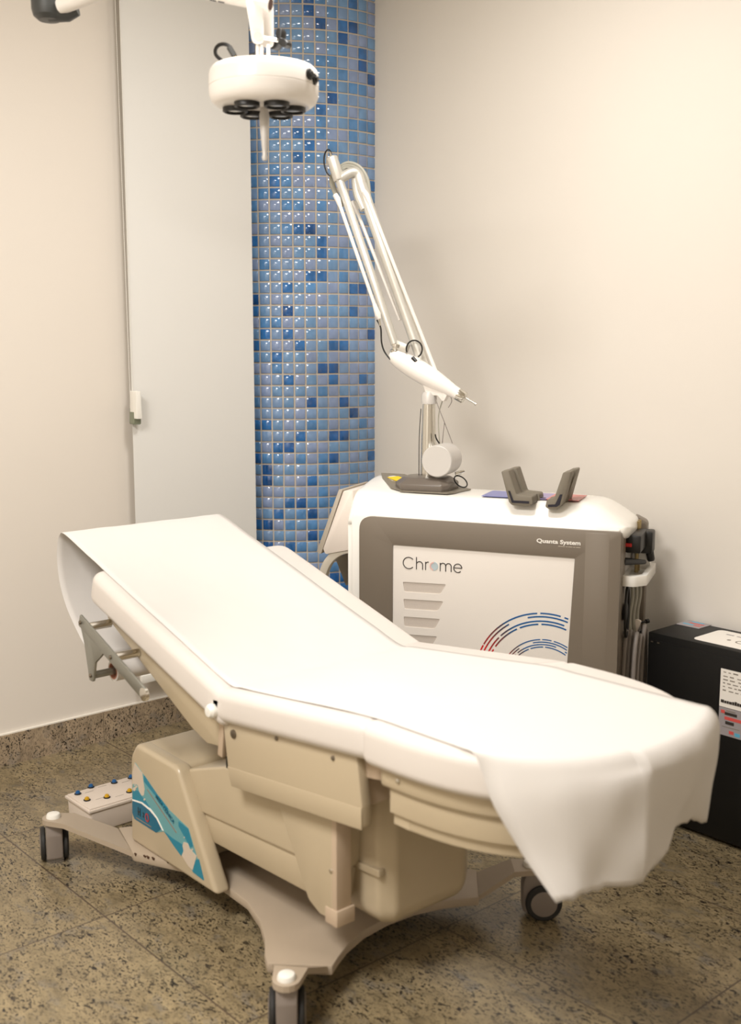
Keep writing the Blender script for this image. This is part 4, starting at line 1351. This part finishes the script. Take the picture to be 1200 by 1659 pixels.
# long twin tubes
tA0, tA1 = Vector((-.362, AY - .005, 1.425)), Vector((-.578, AY - .005, 2.010))
bm = nb(); lathe(bm, [(.0135, 0), (.0135, (tA1 - tA0).length), (.011, (tA1 - tA0).length + .004), (0, (tA1 - tA0).length + .004)], tA0, tA1 - tA0, 28); ta = part('arm_tube', bm, 'alu')
bm = nb(); k0 = tA0.lerp(tA1, .88); lathe(bm, [(.0170, 0), (.0185, .004), (.0185, (tA1 - k0).length), (.015, (tA1 - k0).length + .004), (0, (tA1 - k0).length + .004)], k0, tA1 - tA0, 28); part('tube_end_sleeve', bm, 'alu', ta)
tB0, tB1 = Vector((-.268, AY + .02, 1.345)), Vector((-.497, AY + .02, 1.950))
bm = nb(); lathe(bm, [(.0185, 0), (.0185, (tB1 - tB0).length - .03), (.0165, (tB1 - tB0).length), (0, (tB1 - tB0).length)], tB0, tB1 - tB0, 28); tb = part('arm_tube', bm, 'alu')
tb['label'] = 'satin rear arm tube'
bm = nb(); tube(bm, smooth_path([(-.560, AY - .005, 1.938), (-.535, AY + .002, 1.955), (-.512, AY + .012, 1.965), (-.498, AY + .02, 1.958), (-.487, AY + .02, 1.930)], 6), .0165, 16); part('top_bridge', bm, 'alu', tb)
bm = nb(); tube(bm, smooth_path([(-.505, AY + .02, 1.945), (-.498, AY + .02, 1.895), (-.476, AY + .02, 1.850)], 5), [.0155] * 11, 14); part('bridge_sleeve', bm, 'alu', tb)
# slim white cable guides beside the tubes, with their end clips
for p, q, par in (((-.545, AY - .02, 1.862), (-.425, AY - .02, 1.545), ta), ((-.455, AY + .005, 1.872), (-.224, AY + .005, 1.332), tb), ((-.508, AY + .035, 1.845), (-.36, AY + .035, 1.50), tb)):
    bm = nb(); tube(bm, [p, q], .0058, 10); g = part('cable_guide', bm, 'lamp_white', par)
    dv = (Vector(p) - Vector(q)).normalized()
    bm = nb(); tube(bm, [Vector(p) - dv * .005, Vector(p) + dv * .02, Vector(p) + dv * .035 + Vector((-.004, 0, 0))], [.0066, .0095, .0085], 10); part('guide_clip', bm, 'lamp_white', g)
    if par is ta:
        bm = nb(); tube(bm, [Vector(q) + dv * .005, Vector(q) - dv * .03, Vector(q) - dv * .045], [.0066, .0105, .006], 10); part('guide_clip', bm, 'lamp_white', g)
bm = nb(); tube(bm, smooth_path([(-.418, AY - .02, 1.50), (-.405, AY - .02, 1.475), (-.402, AY - .02, 1.43), (-.392, AY - .02, 1.40), (-.372, AY - .02, 1.375)], 6), .0026, 7); part('black_cable', bm, 'black', ta)
bm = nb(); tube(bm, [(-.412, AY - .02, 1.513), (-.406, AY - .02, 1.482)], .0035, 8); part('cable_plug', bm, 'chrome', ta)
bm = nb(); tube(bm, [Vector((-.293 + .0265 * math.cos(t), AY - .015, 1.408 + .0275 * math.sin(t))) for t in [R(-60 + 260 * k / 30) for k in range(31)]], .0026, 7); part('cable_loop', bm, 'black', jb)
bm = nb(); tube(bm, [(-.297, AY - .02, 1.382), (-.285, AY - .022, 1.370)], .006, 10); part('cable_plug', bm, 'black', jb)
bm = nb(); tube(bm, smooth_path([(-.578, AY - .005, 2.012), (-.582, AY - .005, 2.030), (-.590, AY - .01, 2.036), (-.600, AY - .012, 2.022), (-.602, AY - .012, 1.995), (-.594, AY - .012, 1.968), (-.583, AY - .01, 1.955)], 6), .0025, 7); part('black_cable', bm, 'black', ta)
bm = nb(); lathe(bm, [(.0045, 0), (.0045, .018), (.003, .022), (0, .022)], tA1, tA1 - tA0, 10); part('cable_plug', bm, 'chrome', ta)
for k, (off, w) in enumerate(((0, 0), (.010, .008), (.018, .014))):
    bm = nb(); tube(bm, smooth_path([(-.550 + off * .2, AY + .01, 1.862), (-.574 + off * .3, AY + .012, 1.90), (-.590 + off * .5, AY + .012, 1.945), (-.575 + off, AY + .02, 1.975 - w * .3), (-.54, AY + .03, 1.998 - w), (-.500, AY + .035, 1.985 - w), (-.472 - off * .3, AY + .035, 1.945), (-.463 - off * .1, AY + .03, 1.89)], 6), .0058, 9); part('grey_hose', bm, 'cable_pale', tb)

# ------------------------------------------------------------------ black battery cabinet
ups = thing('power_cabinet', 'black metal power cabinet with paper labels standing at the right by the back wall', 'cabinet', (-1.53, 2.852, 0))
bm = nb(); box(bm, -1.874, -1.18, 2.748, 2.952, .012, .577); bc = link('cabinet_body', bm, 'blackbox', ups, bevel=.004)
bm = nb(); box(bm, -1.865, -1.19, 2.745, 2.7485, .02, .555); link('front_cover', bm, 'blackbox', bc, bevel=.0012)
for x in (-1.84, -1.22):
    for y in (2.775, 2.925):
        bm = nb(); lathe(bm, [(.016, 0), (.016, .013), (0, .013)], (x, y, 0), seg=16); link('foot', bm, 'rubber', ups)
bm = nb()
for x in (-1.862, -1.84): box(bm, x, x + .008, 2.7446, 2.7455, .548, .552)
link('front_screw', bm, 'screw', bc, smooth=False)
ZT = .5772
bm = nb(); prism(bm, rounded([(-1.742, 2.772), (-1.40, 2.772), (-1.40, 2.925), (-1.742, 2.925)], .022, 5), 'z', ZT, ZT + .0008); lb = link('top_label', bm, 'label_white', ups, smooth=False)
mt = ORIG[ups.name].inverted()
text('lettering', 'C', .046, 'ink_light', lb, mt @ Matrix.Translation((-1.640, 2.820, ZT + .001)), .0002)
text('lettering', 'H', .046, 'ink_light', lb, mt @ Matrix.Translation((-1.600, 2.820, ZT + .001)), .0002)
bm = nb(); lathe(bm, [(.006, 0), (.006, .0004), (0, .0004)], (-1.660, 2.836, ZT + .0008), seg=14); link('bullet_mark', bm, 'ink_light', lb, smooth=False)
bm = nb()
for k in range(6): box(bm, -1.70 + k * .034, -1.675 + k * .034, 2.885, 2.893, ZT + .0008, ZT + .0010)
link('small_print', bm, 'label_grey', lb, smooth=False)
bm = nb(); box(bm, -1.870, -1.79, 2.885, 2.955, ZT, ZT + .0012); l2 = link('corner_label', bm, 'label_grey', ups, smooth=False)
for m_, y, x0, x1 in (('label_cyan', 2.905, -1.86, -1.825), ('label_red', 2.925, -1.85, -1.80), ('label_red', 2.905, -1.822, -1.80), ('label_cyan', 2.94, -1.85, -1.81)):
    bm = nb(); box(bm, x0, x1, y, y + .009, ZT + .0012, ZT + .0015); link('print_bar', bm, m_, l2, smooth=False)
FY = 2.7448
bm = nb(); box(bm, -1.6265, -1.50, FY - .0008, FY, .410, .520); l3 = link('rating_label', bm, 'label_white', ups, smooth=False)
rng = random.Random(4)
bm = nb()
for z in (.510, .498, .488, .478, .468, .457):
    x = -1.618
    while x < -1.52:
        w = rng.uniform(.006, .016); box(bm, x, x + w, FY - .0012, FY - .0006, z, z + rng.uniform(.0025, .004)); x += w + rng.uniform(.004, .012)
link('small_print', bm, 'ink_light', l3, smooth=False)
bm = nb()
x = -1.622
while x < -1.545:
    w = rng.uniform(.006, .010); box(bm, x, x + w, FY - .0014, FY - .0006, .422, .431 + rng.uniform(-.002, .002)); x += w + .001
link('bold_print', bm, 'ink', l3, smooth=False)
bm = nb(); box(bm, -1.6265, -1.50, FY - .0008, FY, .328, .4085); l4 = link('grey_label', bm, 'label_grey', ups, smooth=False)
for m_, x0, x1, z0, z1 in (('label_red', -1.620, -1.608, .392, .401), ('ink', -1.608, -1.570, .389, .397), ('label_red', -1.608, -1.55, .375, .384), ('ink', -1.605, -1.578, .362, .371), ('ink_light', -1.615, -1.56, .353, .355), ('label_red', -1.592, -1.578, .336, .345), ('label_cyan', -1.574, -1.558, .333, .343), ('ink_light', -1.604, -1.575, .400, .403)):
    bm = nb(); box(bm, x0, x1, FY - .0014, FY - .0006, z0, z1); link('print_bar', bm, m_, l4, smooth=False)
# black mains lead dropping behind the machine beside the cabinet
ld = nb(); tube(ld, smooth_path([(-1.905, 2.80, .36), (-1.895, 2.79, .31), (-1.89, 2.785, .25), (-1.895, 2.79, .15), (-1.90, 2.80, .06), (-1.915, 2.83, .012), (-1.95, 2.88, .012)], 6), .009, 10)
pl = link('power_lead', ld, 'black', None)
pl['label'] = 'thick black power lead hanging beside the black cabinet'; pl['category'] = 'cable'

# ------------------------------------------------------------------ examination lamp
LZ = .016
C_ = Vector((-2.174, 1.583, 0)); RT = Vector((.66, .751, 0)).normalized(); TO = Vector((.751, -.66, 0)).normalized()
lamp = thing('examination_lamp', 'white round examination lamp with black lens rings on a jointed arm above the bed', 'lamp', (C_.x, C_.y, 1.96))
def lp(r, t, z): return C_ + RT * r + TO * t + Vector((0, 0, z - LZ))
bm = nb(); lathe(bm, [(0, 1.979), (.098, 1.979), (.110, 1.982), (.120, 1.990), (.1255, 2.003), (.1265, 2.0195), (.1252, 2.0205), (.1252, 2.0215), (.1265, 2.0225), (.126, 2.050), (.123, 2.059), (.116, 2.066), (.09, 2.071), (0, 2.074)], C_ - Vector((0, 0, LZ)), seg=72); hd = link('lamp_head', bm, 'lamp_white', lamp, ang=40)
for k in range(6):
    t = R(60 * k)
    p = lp(.067 * math.cos(t), .067 * math.sin(t), 0)
    bm = nb(); lathe(bm, [(.0225, 1.974), (.0225, 1.969), (.0245, 1.9675), (.0290, 1.970), (.0290, 1.981), (.0225, 1.981), (.0225, 1.974)], p, seg=36); lr = link('lens_ring', bm, 'black', lamp)
    bm = nb(); lathe(bm, [(0, 1.9705), (.012, 1.971), (.0224, 1.973), (.0224, 1.977), (0, 1.977)], p, seg=28); link('lens', bm, 'lens', lr)
bm = nb(); lathe(bm, [(0, 1.850), (.0055, 1.852), (.0075, 1.859), (.0055, 1.866), (.0065, 1.875), (.0085, 1.90), (.0115, 1.935), (.0115, 1.955), (.0095, 1.960), (.0095, 1.981), (0, 1.981)], C_ - Vector((0, 0, LZ * .4)), seg=24); link('steering_handle', bm, 'silver', lamp)
# socket on the right of the head
for r_, z in ((.0, 2.046), (.020, 2.040)):
    ang = R(20) if r_ else R(31)
    dv = RT * math.cos(ang) + TO * math.sin(ang)
    bm = nb(); lathe(bm, [(.0115, 0), (.0125, .002), (.0125, .006), (.009, .009), (.006, .0095), (.006, .013), (0, .013)], C_ + dv * .122 + Vector((0, 0, z - .024)), dv, 20); link('knob', bm, 'black', lamp)
# cable with its gland
bm = nb(); lathe(bm, [(.0075, 0), (.0075, .012), (.005, .016), (0, .016)], lp(-.061, .03, 2.068), seg=14); gl = link('cable_gland', bm, 'brass', lamp)
bm = nb(); tube(bm, smooth_path([lp(-.061, .03, 2.080), lp(-.066, .03, 2.094), lp(-.078, .03, 2.109), lp(-.096, .02, 2.113), lp(-.108, .01, 2.106), lp(-.108, 0, 2.094), lp(-.090, -.01, 2.082), lp(-.066, -.02, 2.078), lp(-.045, -.025, 2.082), lp(-.025, -.03, 2.098), lp(-.012, -.03, 2.125)], 6), .0042, 9); link('cable', bm, 'black', lamp)
bm = nb(); tube(bm, [lp(-.063, .03, 2.085), lp(-.075, .03, 2.105)], .0065, 10); link('cable_strain_relief', bm, 'elbow', lamp)
# yoke: two cheeks, lug, star knob
yk = None
for s in (-1, 1):
    bm = nb()
    pts2 = rounded([(-.030, 2.205), (.010, 2.205), (.010, 2.112), (-.016, 2.112)], [.004, .004, .013, .013], 5)
    vs = []
    fr_ = [bm.verts.new(lp(x + (-.006 if s > 0 else .014), s * .016 + .010, z)) for x, z in pts2]
    bk_ = [bm.verts.new(lp(x + (-.006 if s > 0 else .014), s * .016 + .018, z)) for x, z in pts2]
    bm.faces.new(fr_); bm.faces.new(bk_[::-1])
    for i in range(len(fr_)):
        j = (i + 1) % len(fr_); bm.faces.new((fr_[i], bk_[i], bk_[j], fr_[j]))
    o = link('yoke_cheek', bm, 'lamp_white', lamp if yk is None else lamp, bevel=.0015)
    yk = yk or o
bm = nb(); lathe(bm, [(0, 0), (.009, .001), (.0098, .003), (.0098, .006)], lp(-.009, .034, 2.126), TO, 20); link('pivot_disc', bm, 'silver', yk)
bm = nb()
for x in (-.012, -.003, .012): bar(bm, lp(x, .006, 2.070), lp(x, .006, 2.115), .024, .0075, RT)
link('head_lug', bm, 'lamp_white', lamp, bevel=.002)
bm = nb()
n = 30
kc = lp(.040, -.010, 2.128); ka = (RT * .55 - TO * .83).normalized(); ku = Vector((0, 0, 1)); kw = ka.cross(ku)
o1 = [kc + (ku * math.cos(2 * math.pi * i / n) + kw * math.sin(2 * math.pi * i / n)) * (.018 + .010 * math.cos(3 * 2 * math.pi * i / n)) for i in range(n)]
a_ = [bm.verts.new(p - ka * .010) for p in o1]; b_ = [bm.verts.new(p + ka * .010) for p in o1]
bm.faces.new(a_); bm.faces.new(b_[::-1])
for i in range(n):
    bm.faces.new((a_[i], b_[i], b_[(i + 1) % n], a_[(i + 1) % n]))
sk = link('star_knob', bm, 'black', lamp, bevel=.003, limit=50)
bm = nb(); tube(bm, [kc, lp(-.004, .02, 2.128)], .005, 10); link('knob_stem', bm, 'chrome', sk)
# forearm: open tube end at the yoke, running up and left to the hinge with the dark elbow
e0 = lp(.020, .028, 2.197)
e1 = lp(-.30, -.06, 2.280)
bm = nb()
tube(bm, [e0, e0.lerp(e1, .5), e1], .0165, 24)
fa = link('forearm', bm, 'lamp_white', lamp)
dv = (e0 - e1).normalized()
bm = nb(); lathe(bm, [(.0125, 0), (.0125, .0008), (0, .0008)], e0, dv, 20); link('open_tube_end', bm, 'tube_inside', fa)
bm = nb()
for t in (.335, .395): bar(bm, e0.lerp(e1, t) - Vector((0, 0, .0165)) + TO * .003, e0.lerp(e1, t + .045) - Vector((0, 0, .0165)) + TO * .003, .006, .002)
link('slot_mark', bm, 'black', fa)
e2 = lp(-.505, -.17, 2.250)
bm = nb(); tube(bm, [e1, e1.lerp(e2, .6), e2], .019, 20); ua = link('upper_arm', bm, 'lamp_white', lamp)
bm = nb(); lathe(bm, [(.021, -.020), (.021, .035), (0, .035)], e1, (0, 0, 1), 20); link('middle_joint', bm, 'elbow', ua)
ec = C_ + RT * -.540 + TO * -.19 + Vector((0, 0, .066))
bm = nb(); lathe(bm, [(0, 2.138), (.026, 2.140), (.038, 2.150), (.042, 2.166), (.044, 2.30), (.040, 2.32), (0, 2.32)], ec, seg=28); eb = link('elbow_cover', bm, 'elbow', lamp)
bm = nb(); tube(bm, [ec + Vector((0, 0, 2.172)), ec + RT * .045 + Vector((0, 0, 2.172)), ec + RT * .066 + Vector((0, 0, 2.178))], [.036, .034, .027], 18); link('elbow_collar', bm, 'elbow', eb)
bm = nb(); tube(bm, [ec + Vector((0, 0, 2.30)), Vector((ec.x, ec.y, ZC - .02))], .024, 20); link('drop_pole', bm, 'lamp_white', lamp)
bm = nb(); lathe(bm, [(.09, ZC - .03), (.09, ZC - .001), (0, ZC - .001)], (ec.x, ec.y, 0), seg=32); link('ceiling_flange', bm, 'lamp_white', lamp)
